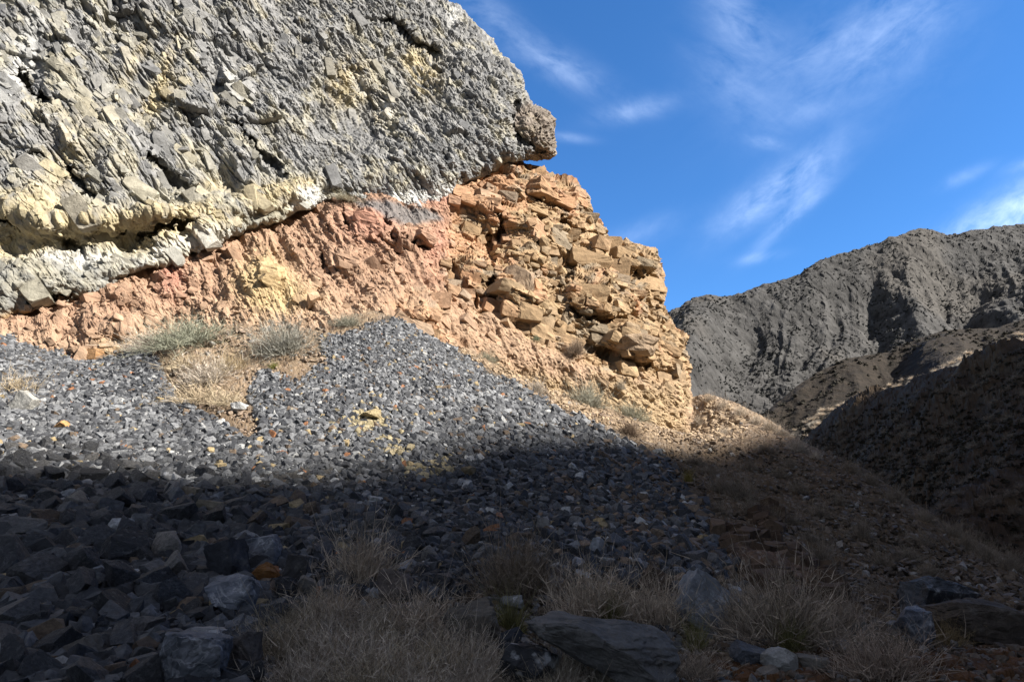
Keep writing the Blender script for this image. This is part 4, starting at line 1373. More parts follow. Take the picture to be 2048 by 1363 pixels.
def build_bedrock():
    rng = np.random.default_rng(41)
    n = 420
    P = sample_ground(rng, n, zone(G_CX, G_CY, BEDROCK, 14) + .8 * zone(G_CX, G_CY, [(1500, 1030), (1545, 1020), (1560, 1060), (1515, 1070)], 8))
    a = np.exp(rng.normal(-2.0, .45, n)).clip(.06, .3)
    S = np.stack([a * rng.uniform(.5, .9, n), a * rng.uniform(.6, 1.0, n), a * rng.uniform(.8, 1.5, n)], 1)
    R = rot_rand(rng, n, .5, .2, .2)
    B0 = np.array([[.8, -.6, 0], [.6, .8, 0], [0, 0, 1]]).T
    M = (B0[None] @ R) * S[:, None, :]
    c = lerp((.05, .031, .02), (.10, .068, .044), rng.random(n))
    V, Fc, C = merge(BLOCKS2, rng.integers(0, len(BLOCKS2), n), M, P + (a * .1)[:, None] * np.array([0, 0, 1.0]), c)
    V = V + .03 * np.stack([fbm(V * 5, 931, 3), fbm(V * 5, 932, 3), fbm(V * 5, 933, 3)], -1)
    add('bedrock', raw_mesh('bedrock', V, Fc.ravel(), np.full(len(Fc), 3), C, M_SOIL), 'structure', 'brown jointed bedrock showing in the shaded slope')


build_bedrock()

# ------------------------------------------------------------------ single rocks of the rubble
ROCKS = []
for i in range(18):
    rg = np.random.default_rng(1200 + i)
    v, f = (rock_shape(rg, 16 + i % 4) if i % 3 == 0 else block_shape(rg, .55, .24))
    v = v @ np.array([[1, .3 * math.sin(i), 0], [0, 1, .35 * math.cos(i * 2.1)], [.25 * math.sin(i * 1.7), 0, 1]])
    v = v / np.abs(v).max(0)
    v, f = subdiv(v, f, 3)
    v = v + .02 * fbm(v * 7 + i, 917, 3)[:, None] * v + .06 * np.stack([fbm(v * 2.2 + i, 910, 3), fbm(v * 2.2 + i, 911, 3), fbm(v * 2.2 + i, 912, 3)], -1) + .05 * chips(v, (.8, .3, .5), (.1, .9, -.4), (.7, .5), 913 + i)[0][:, None] * v
    ROCKS.append(raw_mesh('rock', v, f.ravel(), np.full(len(f), 3), np.ones((len(v), 3)), M_ROCK))


def place_rocks():
    rng = np.random.default_rng(77)
    zn = zone(G_CX, G_CY, [(-40, 905), (120, 900), (260, 930), (420, 960), (560, 1000), (760, 1040), (1000, 1080), (1250, 1085), (1440, 1110), (1470, 1140), (1250, 1170), (1060, 1190), (880, 1200), (640, 1210), (560, 1260), (520, 1320), (480, 1400), (-40, 1400)], 10)
    P = sample_ground(rng, 5000, zn * (.25 + smooth(900, 300, G_CX)) / (_sp ** 2))
    px, py = proj(P)
    base = 19 + 8 * smooth(900, 1020, py) + smooth(900, 250, px) * 17 * smooth(930, 1180, py)
    s = base * np.exp(rng.normal(0, .28, len(P))).clip(.6, 1.7)
    keep = []
    o = np.argsort(-s * rng.uniform(.6, 1, len(s)))
    kx, ky, ks = np.zeros(0), np.zeros(0), np.zeros(0)
    for i in o:
        if len(keep) >= 290:
            break
        if px[i] < -20 or py[i] > 1385 or any(abs(px[i] - a) < w * .55 + s[i] * .4 and abs(py[i] - b) < h * .6 + s[i] * .35 for a, b, w, h in HERO_BOX):
            continue
        if len(kx) and (np.hypot((kx - px[i]), (ky - py[i]) * 1.25) < .40 * (ks + s[i])).any():
            continue
        keep.append(i)
        kx, ky, ks = np.append(kx, px[i]), np.append(ky, py[i]), np.append(ks, s[i])
    kinds = {'dark': ((.022, .0225, .024), (.07, .07, .073)), 'grey': ((.07, .068, .066), (.115, .11, .105)), 'brown': ((.06, .04, .024), (.105, .072, .044)), 'pale': ((.15, .14, .125), (.25, .235, .21))}
    words = {'dark': 'blue-black angular rock', 'grey': 'mid-grey chipped rock', 'brown': 'brownish weathered rock', 'pale': 'pale grey-white rock'}
    G = ground_basis(P[keep], .6)
    R = rot_rand(rng, len(keep), math.pi, .5, .5)
    for j, i in enumerate(keep):
        t = rng.random()
        k = 'dark' if t < .66 else 'grey' if t < .83 else 'brown' if t < .94 else 'pale'
        o_ = bpy.data.objects.new('rock', ROCKS[rng.integers(0, len(ROCKS))])
        COL.objects.link(o_)
        d = np.linalg.norm(P[i] - [0, 0, CAM_Z])
        sm = s[i] * d / F * .5
        sc = sm * np.array([rng.uniform(.95, 1.25), rng.uniform(.7, 1.0), rng.uniform(.65, 1.0)])
        M = Matrix(((G[j] @ R[j]) * sc[None, :]).tolist()).to_4x4()
        M.translation = Vector(P[i] + np.array([0, 0, sm * .48]))
        o_.matrix_world = M
        a, b = kinds[k]
        o_.color = (*lerp(a, b, rng.random()), 1)
        if px[i] < 560:
            where = 'in the shaded coarse rubble at the lower left' if py[i] > 1010 else 'along the shadow edge on the left rubble'
            g = 'lower left rubble' if py[i] > 1010 else 'shadow edge rubble'
        else:
            where = 'in the shaded scree above the bushes'
            g = 'scree above the bushes'
        o_['label'] = words[k] + ' ' + where
        o_['category'] = 'rock'
        o_['group'] = k + ' rocks in the ' + g


# named boulders: centre x, base y, width, height in the photograph, depth ratio, tilt about the view axis, colour, material, label
HEROES = [
    (1190, 1388, 270, 118, .9, 6, (.12, .115, .105), M_BOULDER, 'boulder', 'largest flat-topped grey boulder among the foreground bushes', 'rock'),
    (1062, 1385, 110, 82, .9, 0, (.05, .05, .053), M_MOTTLE, 'boulder', 'dark conglomerate boulder mottled with white at the bottom edge', 'rock'),
    (1418, 1262, 105, 88, .5, 32, (.17, .18, .195), M_VEIN, 'boulder', 'pale blue-white slab tilted up between two dry bushes', 'block'),
    (945, 1295, 100, 84, .9, 0, (.105, .09, .07), M_BOULDER, 'boulder', 'rounded tan boulder beside the olive grass clump', 'rock'),
    (787, 1212, 62, 64, .8, 0, (.13, .105, .088), M_BOULDER, 'boulder', 'pinkish tan boulder behind the wide dry grass', 'rock'),
    (462, 1236, 100, 70, .8, 0, (.115, .125, .145), M_VEIN, 'boulder', 'blue-grey boulder with white veins below the rusty rock', 'rock'),
    (512, 1140, 78, 58, .8, -8, (.12, .13, .15), M_VEIN, 'boulder', 'pale blue-grey block in the rubble above the rusty rock', 'block'),
    (530, 1172, 54, 40, .8, 0, (.17, .075, .02), M_BOULDER, 'rock', 'rusty orange rock in the dark rubble', 'rock'),
    (590, 1170, 38, 54, .6, 4, (.048, .045, .044), M_BOULDER, 'rock', 'dark slab standing upright beside the rusty orange rock', 'block'),
    (376, 1372, 112, 88, .8, 8, (.1, .107, .118), M_VEIN, 'boulder', 'grey slab with white calcite veins at the bottom edge', 'block'),
    (408, 1296, 78, 32, .8, 0, (.2, .2, .2), M_VEIN, 'rock', 'whitish broken rock behind the veined slab', 'rock'),
    (480, 1344, 68, 64, .8, 0, (.085, .075, .067), M_BOULDER, 'boulder', 'brown-grey boulder at the left end of the dry grass', 'rock'),
    (160, 1330, 52, 40, .6, -24, (.16, .145, .125), M_BOULDER, 'rock', 'long pale rock lying on the black rubble', 'block'),
    (1562, 1350, 56, 42, .9, 0, (.3, .29, .265), M_BOULDER, 'rock', 'white rounded rock on the rusty ground', 'rock'),
    (1626, 1341, 54, 22, .7, 8, (.19, .17, .14), M_BOULDER, 'rock', 'flat tan slab beside the white rounded rock', 'block'),
    (1538, 1358, 40, 18, .7, -14, (.19, .165, .135), M_BOULDER, 'rock', 'small flat slab in front of the white rounded rock', 'block'),
    (1902, 1262, 122, 82, .9, 0, (.042, .046, .053), M_VEIN, 'boulder', 'large dark veined boulder behind the brown flat boulder', 'rock'),
    (1834, 1292, 56, 58, .9, 0, (.075, .08, .095), M_VEIN, 'boulder', 'small blue-grey boulder left of the dark boulder', 'rock'),
    (1972, 1285, 165, 62, .6, 4, (.07, .055, .042), M_BOULDER, 'boulder', 'wide brown boulder with a low ridge on the dirt', 'rock'),
    (1312, 1360, 72, 56, .8, 0, (.11, .085, .075), M_BOULDER, 'boulder', 'reddish boulder half hidden by grass at the bottom', 'rock'),
    (1312, 1195, 52, 54, .5, 36, (.085, .06, .042), M_BOULDER, 'rock', 'brown wedge-shaped rock above the long bush', 'block'),
    (1266, 1182, 36, 38, .8, 0, (.045, .05, .06), M_BOULDER, 'rock', 'dark blue rock beside the brown wedge-shaped rock', 'rock'),
    (1474, 1196, 24, 20, .7, 0, (.3, .3, .29), M_BOULDER, 'rock', 'small white rock beside the tilted slab', 'rock'),
    (1722, 1284, 36, 34, .6, 20, (.13, .12, .105), M_BOULDER, 'rock', 'pale pointed rock in the grass on the right', 'rock'),
    (1498, 1335, 68, 42, .8, 0, (.085, .09, .1), M_BOULDER, 'boulder', 'blue-grey boulder left of the white rounded rock', 'rock'),
    (1024, 1222, 50, 28, .8, 0, (.16, .16, .155), M_MOTTLE, 'rock', 'whitish rock behind the olive grass clump', 'rock'),
    (1020, 1312, 44, 50, .8, 0, (.03, .034, .042), M_BOULDER, 'rock', 'blue-black rock in front of the olive grass clump', 'rock'),
    (1193, 1112, 26, 36, .7, 6, (.26, .27, .28), M_VEIN, 'rock', 'white streaked rock in the shaded scree', 'rock'),
    (1088, 1060, 30, 26, .7, 0, (.2, .19, .175), M_BOULDER, 'rock', 'cream rock above the dark round bush', 'rock'),
    (448, 1165, 66, 68, .7, -20, (.034, .036, .042), M_BOULDER, 'boulder', 'black angular block left of the rusty orange rock', 'block'),
    (384, 998, 40, 22, .7, 6, (.24, .2, .145), M_BOULDER, 'rock', 'tan slab lying on the shadow edge', 'block'),
    (424, 1030, 44, 24, .7, 6, (.17, .145, .105), M_BOULDER, 'rock', 'speckled tan slab just inside the shadow', 'block'),
    (48, 826, 38, 32, .6, 28, (.34, .33, .3), M_BOULDER, 'rock', 'white tilted block at the left edge of the sunlit scree', 'block'),
    (122, 862, 28, 18, .8, 0, (.4, .22, .09), M_BOULDER, 'rock', 'orange rock on the sunlit scree', 'rock'),
    (477, 824, 28, 17, .8, 0, (.36, .36, .35), M_BOULDER, 'rock', 'white rock below the dry straw patch', 'rock'),
    (186, 722, 30, 22, .8, 0, (.3, .17, .08), M_BOULDER, 'rock', 'brown block at the top of the scree under the cliff', 'block'),
    (424, 694, 14, 11, .8, 0, (.36, .34, .3), M_BOULDER, 'rock', 'small white stone inside the sunlit grey bush', 'rock'),
    (235, 824, 30, 12, .8, 0, (.26, .27, .28), M_BOULDER, 'rock', 'flat pale blue stone on the sunlit scree', 'block'),
    (330, 965, 26, 26, .8, 0, (.17, .17, .168), M_MOTTLE, 'rock', 'grey-white rock at the shadow edge', 'rock'),
    (935, 955, 32, 22, .8, 0, (.17, .13, .075), M_BOULDER, 'rock', 'yellow-brown rock at the edge of the shadow on the scree', 'rock'),
    (560, 1035, 20, 14, .8, 0, (.22, .1, .035), M_BOULDER, 'rock', 'small orange stone in the shaded scree', 'rock'),
    (1540, 1130, 60, 26, .4, 38, (.12, .11, .1), M_BOULDER, 'rock', 'grey flat slab lying on the brown slope', 'block'),
    (742, 846, 40, 26, .7, -20, (.34, .27, .15), M_BOULDER, 'rock', 'pale yellow crumbling rock on the sunlit scree', 'rock'),
    (848, 655, 48, 44, .8, -6, (.26, .2, .13), M_BOULDER, 'boulder', 'tan layered boulder perched at the top of the scree', 'block'),
]
HERO_BOX = [(x, y - h * .5, w, h) for x, y, w, h, *_ in HEROES]


def place_heroes():
    rng = np.random.default_rng(99)
    for k, (x, y, w, h, dr, tilt, colr, mat, name, label, kind) in enumerate(HEROES):
        p = pix_hit(x, min(y, 1500))[0]
        d = np.linalg.norm(p - np.array([0, 0, CAM_Z]))
        W, Hh = w * d / F / 2, h * d / F / 2
        D = max(W * dr, Hh * .7)
        rg = np.random.default_rng(3000 + k)
        v, f = block_shape(rg, .42, .14) if kind == 'block' else rock_shape(rg, 16)
        v = v / np.abs(v).max(0)
        v, f = subdiv(v, f, 3 if w > 45 else 2)
        v, f = subdiv(v, f, 1) if w > 90 else (v, f)
        v = v + (.12 if w > 90 else .07) * np.stack([fbm(v * 1.5 + k, 920, 4), fbm(v * 1.5 + k, 921, 4), fbm(v * 1.5 + k, 922, 4)], -1)
        ch = chips(v, (.8, .3, .5), (.1, .9, -.4), (.9, .5), 923 + k)[0] * .16 + chips(v, (.2, .8, .5), (.7, -.2, .6), (.4, .3), 953 + k)[0] * .1 + chips(v, (.6, .1, .7), (.1, .9, .3), (.18, .13), 983 + k)[0] * .05 + .05 * facets(v, np.eye(3), (.5, .3, .4), 990 + k, .5, step=.5, crack=.5)[0]
        v = v * (1 + ch[:, None])
        v = v * np.array([W, D, Hh]) * 1.05
        a = -math.radians(tilt)
        R = np.array([[math.cos(a), 0, -math.sin(a)], [0, 1, 0], [math.sin(a), 0, math.cos(a)]])
        v = v @ R.T
        yaw = rg.uniform(-.35, .35)
        v = v @ np.array([[math.cos(yaw), math.sin(yaw), 0], [-math.sin(yaw), math.cos(yaw), 0], [0, 0, 1]])
        me = raw_mesh(name, v, f.ravel(), np.full(len(f), 3), np.ones((len(v), 3)), mat)
        o = add(name, me, None, label, name)
        o.color = (*colr, 1)
        fwd = np.array([p[0], p[1], 0]) / max(np.hypot(p[0], p[1]), 1e-6)
        q = p + fwd * D * .45
        gz = float(terrain_z(q[0], q[1]))
        o.location = (q[0], q[1], max(p[2], gz * .5 + p[2] * .5) + Hh * .95)


place_heroes()
place_rocks()

# ------------------------------------------------------------------ dry bushes and grasses
def ribbons(rng, st, di, ln, droop, wid, segs, sway=.12):
    """thin tapering stems: returns vertices, quads, point lists at each level"""
    n = len(st)
    di = di / np.linalg.norm(di, axis=1, keepdims=True)
    side = np.cross(di, rng.normal(0, 1, (n, 3)))
    side /= np.maximum(np.linalg.norm(side, axis=1, keepdims=True), 1e-6)
    bend = rng.normal(0, sway, (n, 3))
    V, pts = [], []
    for k in range(segs + 1):
        t = k / segs
        c = st + di * (ln * t)[:, None] + bend * (ln * t * t)[:, None]
        c[:, 2] -= droop * ln * t * t
        w = wid * (1 - .8 * t)
        V.append(c - side * w[:, None]); V.append(c + side * w[:, None])
        pts.append(c)
    V = np.stack(V, 1)                                     # n, 2(segs+1), 3
    q = np.array([[2 * k, 2 * k + 1, 2 * k + 3, 2 * k + 2] for k in range(segs)])
    Fq = (q[None] + (np.arange(n) * 2 * (segs + 1))[:, None, None]).reshape(-1, 4)
    return V.reshape(-1, 3), Fq, np.stack(pts, 1)


def dome_dirs(rng, n, lo, hi):
    az = rng.uniform(0, 2 * math.pi, n)
    el = np.radians(rng.uniform(lo, hi, n))
    return np.stack([np.cos(el) * np.cos(az), np.cos(el) * np.sin(az), np.sin(el)], -1)


def make_bush(seed, n, twigs, wid, c0, c1, lo=12, hi=90, droop=.12, core=.22, heads=0, name='twigs'):
    rng = np.random.default_rng(seed)
    di = dome_dirs(rng, n, lo, hi) + rng.normal(0, .12, (n, 3))
    st = di * np.array([core, core, 0]) * rng.random((n, 1)) + rng.normal(0, core * .3, (n, 3)) * np.array([1, 1, .08])
    ln = rng.uniform(.6, 1.05, n) * (1 + .15 * fbm(di * 2.0 + seed, seed, 2)) - .1
    ln = ln * rng.uniform(.55, 1.0, n)
    V, Q, pts = ribbons(rng, st, di, ln, droop, np.full(n, wid), 3, .42)
    shade = rng.uniform(.35, 1.4, n)
    C = np.repeat(lerp(c0, c1, rng.random(n)) * shade[:, None], 8, 0)
    Vs, Qs, Cs, off = [V], [Q], [C], len(V)
    tips = [pts[:, -1]]
    for _ in range(twigs):
        t = rng.uniform(.25, .95, n)
        k = np.minimum((t * 3).astype(int), 2)
        f = (t * 3 - k)[:, None]
        a = np.arange(n)
        s2 = pts[a, k] * (1 - f) + pts[a, k + 1] * f
        d2 = di + rng.normal(0, .85, (n, 3))
        d2[:, 2] = np.abs(d2[:, 2]) + .1
        V2, Q2, p2 = ribbons(rng, s2, d2, ln * rng.uniform(.15, .45, n), 0, np.full(n, wid * .7), 2)
        Vs.append(V2); Qs.append(Q2 + off); Cs.append(np.repeat(lerp(c0, c1, rng.random(n)) * rng.uniform(.6, 1.3, (n, 1)), 6, 0)); off += len(V2)
        tips.append(p2[:, -1])
    me = raw_mesh(name, np.concatenate(Vs), np.concatenate(Qs).ravel(), np.full(sum(len(q) for q in Qs), 4), np.concatenate(Cs), M_PLANT)
    hm = None
    if heads:
        tp = np.concatenate(tips)
        tp = tp[rng.choice(len(tp), heads)]
        s = rng.uniform(.008, .018, (heads, 1))
        a = rng.normal(0, 1, (heads, 3)); a /= np.linalg.norm(a, axis=1, keepdims=True)
        b = np.cross(a, rng.normal(0, 1, (heads, 3))); b /= np.linalg.norm(b, axis=1, keepdims=True)
        v = np.stack([tp - a * s, tp - b * s * .6, tp + a * s, tp + b * s * .6], 1).reshape(-1, 3)
        q = np.arange(heads * 4).reshape(-1, 4)
        hm = raw_mesh('seed_heads', v, q.ravel(), np.full(heads, 4), np.tile([[.42, .38, .31]], (len(v), 1)) * rng.uniform(.6, 1.2, (len(v), 1)), M_PLANT)
    return me, hm


GREY0, GREY1 = np.array((.38, .33, .275)), np.array((.72, .65, .56))
STRAW0, STRAW1 = np.array((.34, .29, .205)), np.array((.62, .55, .43))
OLIVE0, OLIVE1 = np.array((.10, .10, .035)), np.array((.30, .27, .11))
GREEN0, GREEN1 = np.array((.17, .165, .13)), np.array((.42, .405, .345))
TWIG = [make_bush(40 + i, 430, 5, .0078, GREY0, GREY1, 25, 90, .08, .6, 600) for i in range(4)]
DENSE = [make_bush(50 + i, 900, 5, .0075, GREY0 * .7, GREY1 * .7, 8, 90, .03, .55, 0) for i in range(2)]
STRAW = [make_bush(60 + i, 700, 2, .0075, STRAW0, STRAW1, 38, 88, .2, .75, 300) for i in range(3)]
CLUMP = [make_bush(70 + i, 900, 0, .006, OLIVE0, OLIVE1, 40, 88, .3, .25, 0) for i in range(2)]
FARB = [make_bush(80 + i, 600, 3, .0075, GREY0 * .85, GREY1 * .85, 5, 88, .06, .5, 0) for i in range(3)]
FARG = [make_bush(90 + i, 800, 3, .006, GREEN0, GREEN1, 5, 88, .06, .6, 0) for i in range(2)]
STRAWF = [make_bush(66 + i, 380, 2, .007, STRAW0 * .85, STRAW1 * .85, 25, 80, .3, .85, 0) for i in range(2)]
SPRIG = [make_bush(96, 40, 1, .008, STRAW0, STRAW1, 40, 88, .3, .2, 0)]
_pn = [0]


def plant(name, cat, label, protos, p, rad, hgt, colr=(1, 1, 1), group=None, lean=None):
    _pn[0] += 1
    me, hm = protos[_pn[0] % len(protos)]
    o = bpy.data.objects.new(name, me)
    COL.objects.link(o)
    o.location = (p[0], p[1], p[2] - .03)
    rz = random.uniform(0, 6.28)
    R = Matrix.Rotation(rz, 4, 'Z')
    if lean is not None:
        ax = Vector((0, 0, 1)).cross(Vector(lean))
        an = Vector((0, 0, 1)).angle(Vector(lean)) * .55
        if ax.length > 1e-4:
            R = Matrix.Rotation(an, 4, ax.normalized()) @ R
    o.matrix_world = Matrix.Translation(o.location) @ R @ Matrix.Diagonal((rad, rad * random.uniform(.85, 1.1), hgt, 1))
    o.color = (*colr, 1)
    o['label'] = label
    o['category'] = cat
    o['kind'] = 'thing'
    if group: o['group'] = group
    if hm:
        c = bpy.data.objects.new('seed_heads', hm)
        COL.objects.link(c)
        c['kind'] = 'stuff'
        c.parent = o
        c.color = (*colr, 1)
    return o


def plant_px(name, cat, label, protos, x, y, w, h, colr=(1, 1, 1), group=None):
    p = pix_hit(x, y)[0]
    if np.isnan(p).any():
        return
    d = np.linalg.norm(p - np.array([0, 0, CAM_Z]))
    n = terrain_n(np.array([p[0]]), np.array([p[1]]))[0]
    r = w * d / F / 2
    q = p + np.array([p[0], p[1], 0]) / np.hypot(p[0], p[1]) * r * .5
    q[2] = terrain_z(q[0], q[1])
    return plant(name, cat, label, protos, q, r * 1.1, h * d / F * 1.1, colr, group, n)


B, S_, G_ = 'dry_bush', 'dry_grass', 'grass_clump'
DK = (.62, .58, .55)
for a in [
    (B, 'bush', 'open twiggy grey bush in front of the dark rubble', TWIG, 722, 1182, 170, 120, (.86, .78, .68)),
    (B, 'bush', 'dark rounded bush at the foot of the scree', DENSE, 1032, 1200, 190, 118, (.62, .55, .47)),
    (B, 'bush', 'broad grey-brown bush with pale seed heads behind the flat boulder', TWIG, 1180, 1255, 210, 125, (.86, .78, .68)),
    (B, 'bush', 'grey-brown bush touching the left side of the tilted slab', TWIG, 1318, 1268, 170, 110, (.86, .78, .68)),
    (B, 'bush', 'widest dry bush right of the tilted slab', DENSE, 1570, 1300, 240, 135, (.86, .78, .68)),
    (B, 'bush', 'smaller bush between the tilted slab and the widest bush', TWIG, 1475, 1275, 110, 90, (.86, .78, .68)),
    (B, 'bush', 'twiggy dark bush on the dirt at the bottom right', TWIG, 1760, 1372, 190, 100, (.6, .52, .46)),
    (B, 'bush', 'low twiggy bush under the twiggy open bush', TWIG, 660, 1262, 170, 90, (.86, .78, .68)),
    (B, 'bush', 'low twiggy bush between the pinkish and tan boulders', TWIG, 850, 1285, 190, 95, (.86, .78, .68)),
    (B, 'bush', 'sparse bush beside the pale pointed rock', TWIG, 1690, 1275, 130, 80, (.6, .54, .48)),
    (G_, 'grass', 'olive grass clump in front of the dark rounded bush', CLUMP, 1022, 1275, 130, 95, (1, 1, 1)),
    (G_, 'grass', 'olive grass clump at the foot of the tilted slab', CLUMP, 1392, 1312, 90, 90, (1, 1, 1)),
    (G_, 'grass', 'olive grass clump under the broad bush', CLUMP, 1225, 1262, 110, 80, (.8, .8, .8)),
    (G_, 'grass', 'olive grass under the widest dry bush', CLUMP, 1585, 1312, 110, 80, (.8, .8, .8)),
    (G_, 'grass', 'tan grass clump left of the wide brown boulder', STRAW, 1896, 1292, 70, 46, (.5, .42, .3)),
    (S_, 'grass', 'thin straw sprig among the black rubble', SPRIG, 160, 1125, 30, 55, (.6, .5, .4)),
    (S_, 'grass', 'dry grass in front of the large flat-topped boulder', TWIG, 1225, 1390, 150, 70, (.75, .7, .62)),
    (S_, 'grass', 'grey grass tuft against the left face of the flat-topped boulder', TWIG, 1120, 1385, 120, 90, (.8, .74, .66)),
    (S_, 'grass', 'dry grass between the flat-topped and reddish boulders', TWIG, 1385, 1365, 130, 60, (.7, .64, .57)),
    (B, 'bush', 'low grey tuft beside the small blue-grey boulder', STRAW, 1780, 1300, 60, 34, (.5, .46, .42)),
]: plant_px(*a)
for k, (x, y, w, h) in enumerate([(560, 1330, 170, 110), (660, 1350, 190, 120), (760, 1375, 200, 125), (860, 1380, 200, 125), (945, 1360, 150, 115), (600, 1395, 190, 100), (720, 1405, 190, 100), (830, 1410, 190, 100), (930, 1405, 160, 95), (740, 1320, 170, 105), (870, 1335, 150, 95), (640, 1300, 150, 90), (580, 1270, 120, 70), (760, 1275, 140, 80), (1000, 1380, 130, 80), (1080, 1400, 120, 70), (1130, 1405, 130, 80), (1290, 1400, 120, 70)]):
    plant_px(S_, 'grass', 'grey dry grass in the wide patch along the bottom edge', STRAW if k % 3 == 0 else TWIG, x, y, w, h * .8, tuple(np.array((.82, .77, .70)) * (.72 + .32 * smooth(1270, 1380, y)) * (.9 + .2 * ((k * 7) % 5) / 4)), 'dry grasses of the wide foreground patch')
# sunlit bushes on the scree and under the outcrop
for a in [
    (B, 'bush', 'large grey-green bush at the top of the sunlit scree', FARG, 372, 712, 165, 62, (.95, 1, .9)),
    (S_, 'grass', 'yellow straw grass right of the large grey-green bush', STRAWF, 462, 748, 70, 56, (1.1, 1.0, .82)),
    (S_, 'grass', 'pale straw lying lowest on the sunlit scree', STRAWF, 398, 812, 120, 50, (1.15, 1.06, .95)),
    (S_, 'grass', 'straw grass just below the large grey-green bush', STRAWF, 375, 745, 90, 40, (1.1, 1.02, .9)),
    (S_, 'grass', 'pale dry grass touching the right end of the lowest straw', STRAWF, 455, 815, 80, 40, (1.15, 1.08, .98)),
    (B, 'bush', 'low ash-grey bush left of the large grey-green bush', FARB, 292, 706, 90, 34, (1.2, 1.18, 1.15)),
    (B, 'bush', 'dead grey bush between the green bush and the pale straw', FARB, 420, 775, 110, 52, (1.1, 1.08, 1.05)),
    (B, 'bush', 'grey bush on the scree below the red bank', FARG, 568, 722, 130, 82, (1, 1, 1.02)),
    (B, 'bush', 'small grey bush right of the grey scree bush', FARG, 695, 656, 62, 28, (1, 1, .95)),
    (B, 'bush', 'grey bush left of the largest bush below the outcrop', FARB, 1072, 786, 50, 34, (1, .98, .95)),
    (B, 'bush', 'largest pale bush on the sunlit edge below the outcrop', FARG, 1172, 812, 84, 58, (1.05, 1.05, 1.0)),
    (B, 'bush', 'pale green bush under the outcrop corner', FARG, 1262, 838, 78, 40, (1.05, 1.05, .95)),
    (B, 'bush', 'small grey bush beside the pale green bush', FARB, 1302, 846, 42, 34, (1.1, 1.1, 1.1)),
    (B, 'bush', 'dark brown bush on the shadow edge below the outcrop', DENSE, 1257, 872, 44, 32, (.55, .45, .38)),
    (B, 'bush', 'low pale bush on the scree edge below the boulder', FARG, 972, 722, 52, 26, (1.1, 1.1, 1)),
    (S_, 'grass', 'straw tuft at the left edge of the scree', STRAWF, 30, 792, 80, 40, (1.1, 1.0, .85)),
    (G_, 'grass', 'small green grass tuft below the grey scree bush', CLUMP, 548, 740, 30, 18, (1.6, 1.7, 1.4)),
    (G_, 'grass', 'yellow-green grass clump on the brown slope', CLUMP, 1376, 965, 34, 36, (1.4, 1.2, .9)),
]: plant_px(*a)
# bushes of the open slope
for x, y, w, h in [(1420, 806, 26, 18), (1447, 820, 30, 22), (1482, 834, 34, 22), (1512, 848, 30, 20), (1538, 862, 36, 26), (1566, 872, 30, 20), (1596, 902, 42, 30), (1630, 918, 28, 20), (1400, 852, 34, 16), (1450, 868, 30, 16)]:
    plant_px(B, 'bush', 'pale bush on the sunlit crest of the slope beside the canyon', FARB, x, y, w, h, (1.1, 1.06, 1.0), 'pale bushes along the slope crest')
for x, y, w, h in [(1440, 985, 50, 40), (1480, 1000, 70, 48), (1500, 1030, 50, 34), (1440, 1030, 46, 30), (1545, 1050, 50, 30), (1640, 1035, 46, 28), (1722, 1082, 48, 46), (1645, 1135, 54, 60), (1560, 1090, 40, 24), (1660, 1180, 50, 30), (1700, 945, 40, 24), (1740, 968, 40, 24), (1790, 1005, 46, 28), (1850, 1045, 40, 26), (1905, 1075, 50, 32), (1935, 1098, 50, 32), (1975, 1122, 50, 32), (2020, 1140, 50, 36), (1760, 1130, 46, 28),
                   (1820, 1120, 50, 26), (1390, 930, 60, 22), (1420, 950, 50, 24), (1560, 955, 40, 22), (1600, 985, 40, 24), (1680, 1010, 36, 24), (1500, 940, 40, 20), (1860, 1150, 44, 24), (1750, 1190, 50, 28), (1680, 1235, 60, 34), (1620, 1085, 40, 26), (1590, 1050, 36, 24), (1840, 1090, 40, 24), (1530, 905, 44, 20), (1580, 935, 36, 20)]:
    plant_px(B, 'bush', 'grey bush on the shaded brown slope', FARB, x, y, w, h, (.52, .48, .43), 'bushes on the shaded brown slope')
# bushes rooted in the outcrop and on the cliff foot
_ox, _oy, _oP, _os = OUT_P


def plant_rock(name, cat, label, protos, x, y, w, h, colr):
    i = np.argmin(((_ox - x) ** 2 + (_oy - y) ** 2).ravel())
    p = _oP.reshape(-1, 3)[i]
    k = p[1] / F
    plant(name, cat, label, protos, p + CN * .15, w * k / 2, h * k, colr, None, (CN[0] * .5, CN[1] * .5, .8))


plant_rock(B, 'bush', 'dark rounded bush growing in the side of the outcrop', DENSE, 1142, 710, 40, 38, (.75, .66, .58))
plant_rock(B, 'bush', 'small tan tuft between the orange outcrop blocks', STRAW, 1020, 640, 26, 22, (.8, .6, .45))
plant_rock(B, 'bush', 'grey tuft hanging on the top of the red bank under the cliff', FARB, 690, 402, 90, 22, (.75, .78, .68))
plant_rock(B, 'bush', 'little grey tuft low on the outcrop foot', FARB, 1235, 778, 24, 24, (1, 1, .95))
plant_rock(B, 'bush', 'small green-grey tuft at the foot of the orange blocks', FARG, 1068, 680, 16, 14, (.8, .9, .7))

# shrubs of the far slopes
def scatter_on(P, mask, n, rng, mind):
    px, py = proj(P)
    ok = np.nonzero((mask & (px > 1300) & (px < 2060) & (py > 430) & (py < 1180)).ravel())[0]
    ok = rng.permutation(ok)
    X, Y = px.ravel()[ok], py.ravel()[ok]
    out, ox, oy = [], [], []
    for i, x, y in zip(ok, X, Y):
        if len(out) >= n:
            break
        if ox and ((np.array(ox) - x) ** 2 + (np.array(oy) - y) ** 2).min() < mind ** 2:
            continue
        out.append(i); ox.append(x); oy.append(y)
    return P.reshape(-1, 3)[out], np.array(ox), np.array(oy)


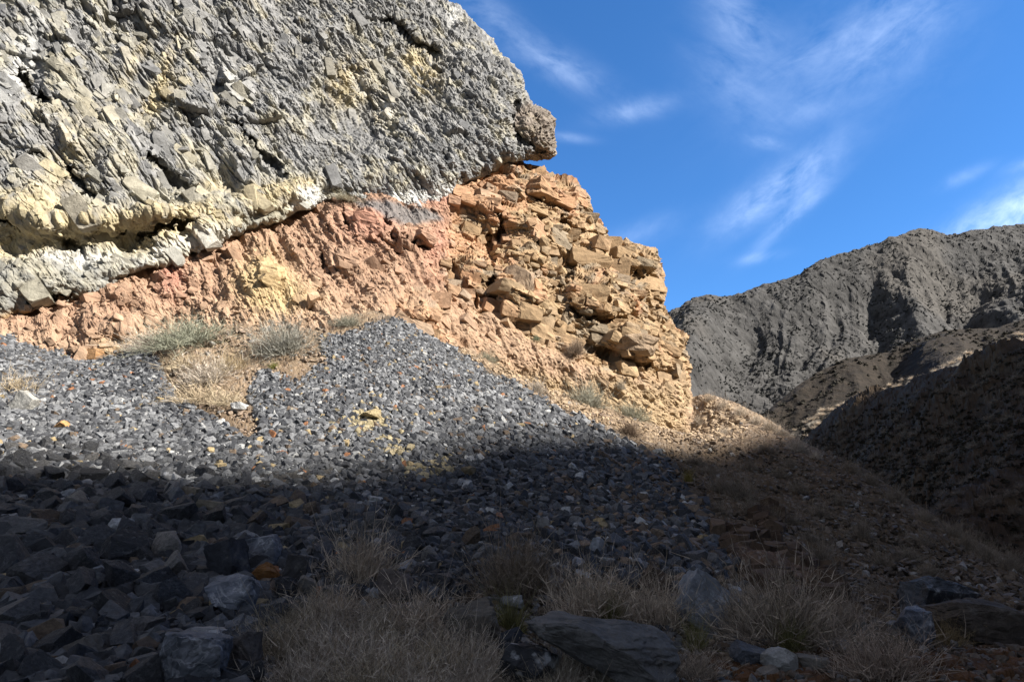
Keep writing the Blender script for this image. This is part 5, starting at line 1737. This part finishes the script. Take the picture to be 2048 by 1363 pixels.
_rg = np.random.default_rng(15)
_hx, _hy = proj(HILL_P)
_hm = poly_sd(_hx, _hy, [(1600, 890), (1665, 845), (1738, 815), (1866, 768), (1939, 731), (2060, 684), (2060, 1150), (1900, 1050), (1700, 935)])[0] > 4
_hd = np.linalg.norm(HILL_P, axis=-1)
pts, xs, ys = scatter_on(HILL_P, _hm & (_hd < 95), 120, _rg, 15)
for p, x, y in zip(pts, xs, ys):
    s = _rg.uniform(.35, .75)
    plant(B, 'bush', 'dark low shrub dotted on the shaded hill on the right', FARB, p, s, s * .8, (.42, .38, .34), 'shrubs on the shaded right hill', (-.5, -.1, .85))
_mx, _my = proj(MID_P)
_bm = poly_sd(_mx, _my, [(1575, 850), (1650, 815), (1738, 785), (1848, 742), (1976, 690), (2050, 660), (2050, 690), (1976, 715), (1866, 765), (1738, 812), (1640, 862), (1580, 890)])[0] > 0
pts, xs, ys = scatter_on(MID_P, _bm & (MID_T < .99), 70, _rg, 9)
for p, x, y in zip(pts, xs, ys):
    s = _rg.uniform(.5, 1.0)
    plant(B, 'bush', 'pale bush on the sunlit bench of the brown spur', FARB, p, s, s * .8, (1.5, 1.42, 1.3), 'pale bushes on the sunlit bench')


def scrub(name, label, P, T, n, smin, smax, colr, seed, cond):
    rng = np.random.default_rng(seed)
    px, py = proj(P)
    ok = np.nonzero(((T < 1.0) & cond(px, py)).ravel())[0]
    nz = fbm(P.reshape(-1, 3)[ok] / 18.0, seed, 3)
    w = np.clip(.4 + nz * 2, .03, 2)
    i = rng.choice(ok, n, p=w / w.sum())
    s = rng.uniform(smin, smax, n)
    R = rot_rand(rng, n, 3.1, .3, .3)
    S = np.stack([s, s, s * .75], 1)
    col = np.array(colr)[None] * rng.uniform(.6, 1.3, (n, 1))
    v, f, c = merge(TUFT, rng.integers(0, len(TUFT), n), R * S[:, None, :], P.reshape(-1, 3)[i], col)
    add(name, raw_mesh(name, v, f.ravel(), np.full(len(f), 3), c, M_HILL), 'stuff', label)


TUFT = []
for i in range(5):
    rg = np.random.default_rng(1500 + i)
    n = 26
    d = dome_dirs(rg, n, 0, 90) * rg.uniform(.55, 1.05, (n, 1))
    o = rg.normal(0, .32, (n, 3, 3))
    v = (d[:, None] * .8 + o).reshape(-1, 3)
    TUFT.append((v, np.arange(n * 3).reshape(-1, 3)))
scrub('mountain_scrub', 'dark desert shrubs dotted over the far mountain', FAR_P, FAR_T, 5200, .45, 1.15, (.028, .03, .027), 16, lambda x, y: (x > 1300) & (x < 2100) & (y < 900))
scrub('spur_scrub', 'low shrubs on the brown rocky spur', MID_P, MID_T, 700, .25, .6, (.05, .045, .034), 17, lambda x, y: (x > 1480) & (x < 2100))
scrub('hill_scrub', 'tiny low scrub between the larger shrubs of the shaded hill', HILL_P, np.where(_hm & (_hd < 110), 0.5, 2.0), 2200, .1, .28, (.034, .028, .018), 18, lambda x, y: (x > 1560) & (x < 2060))
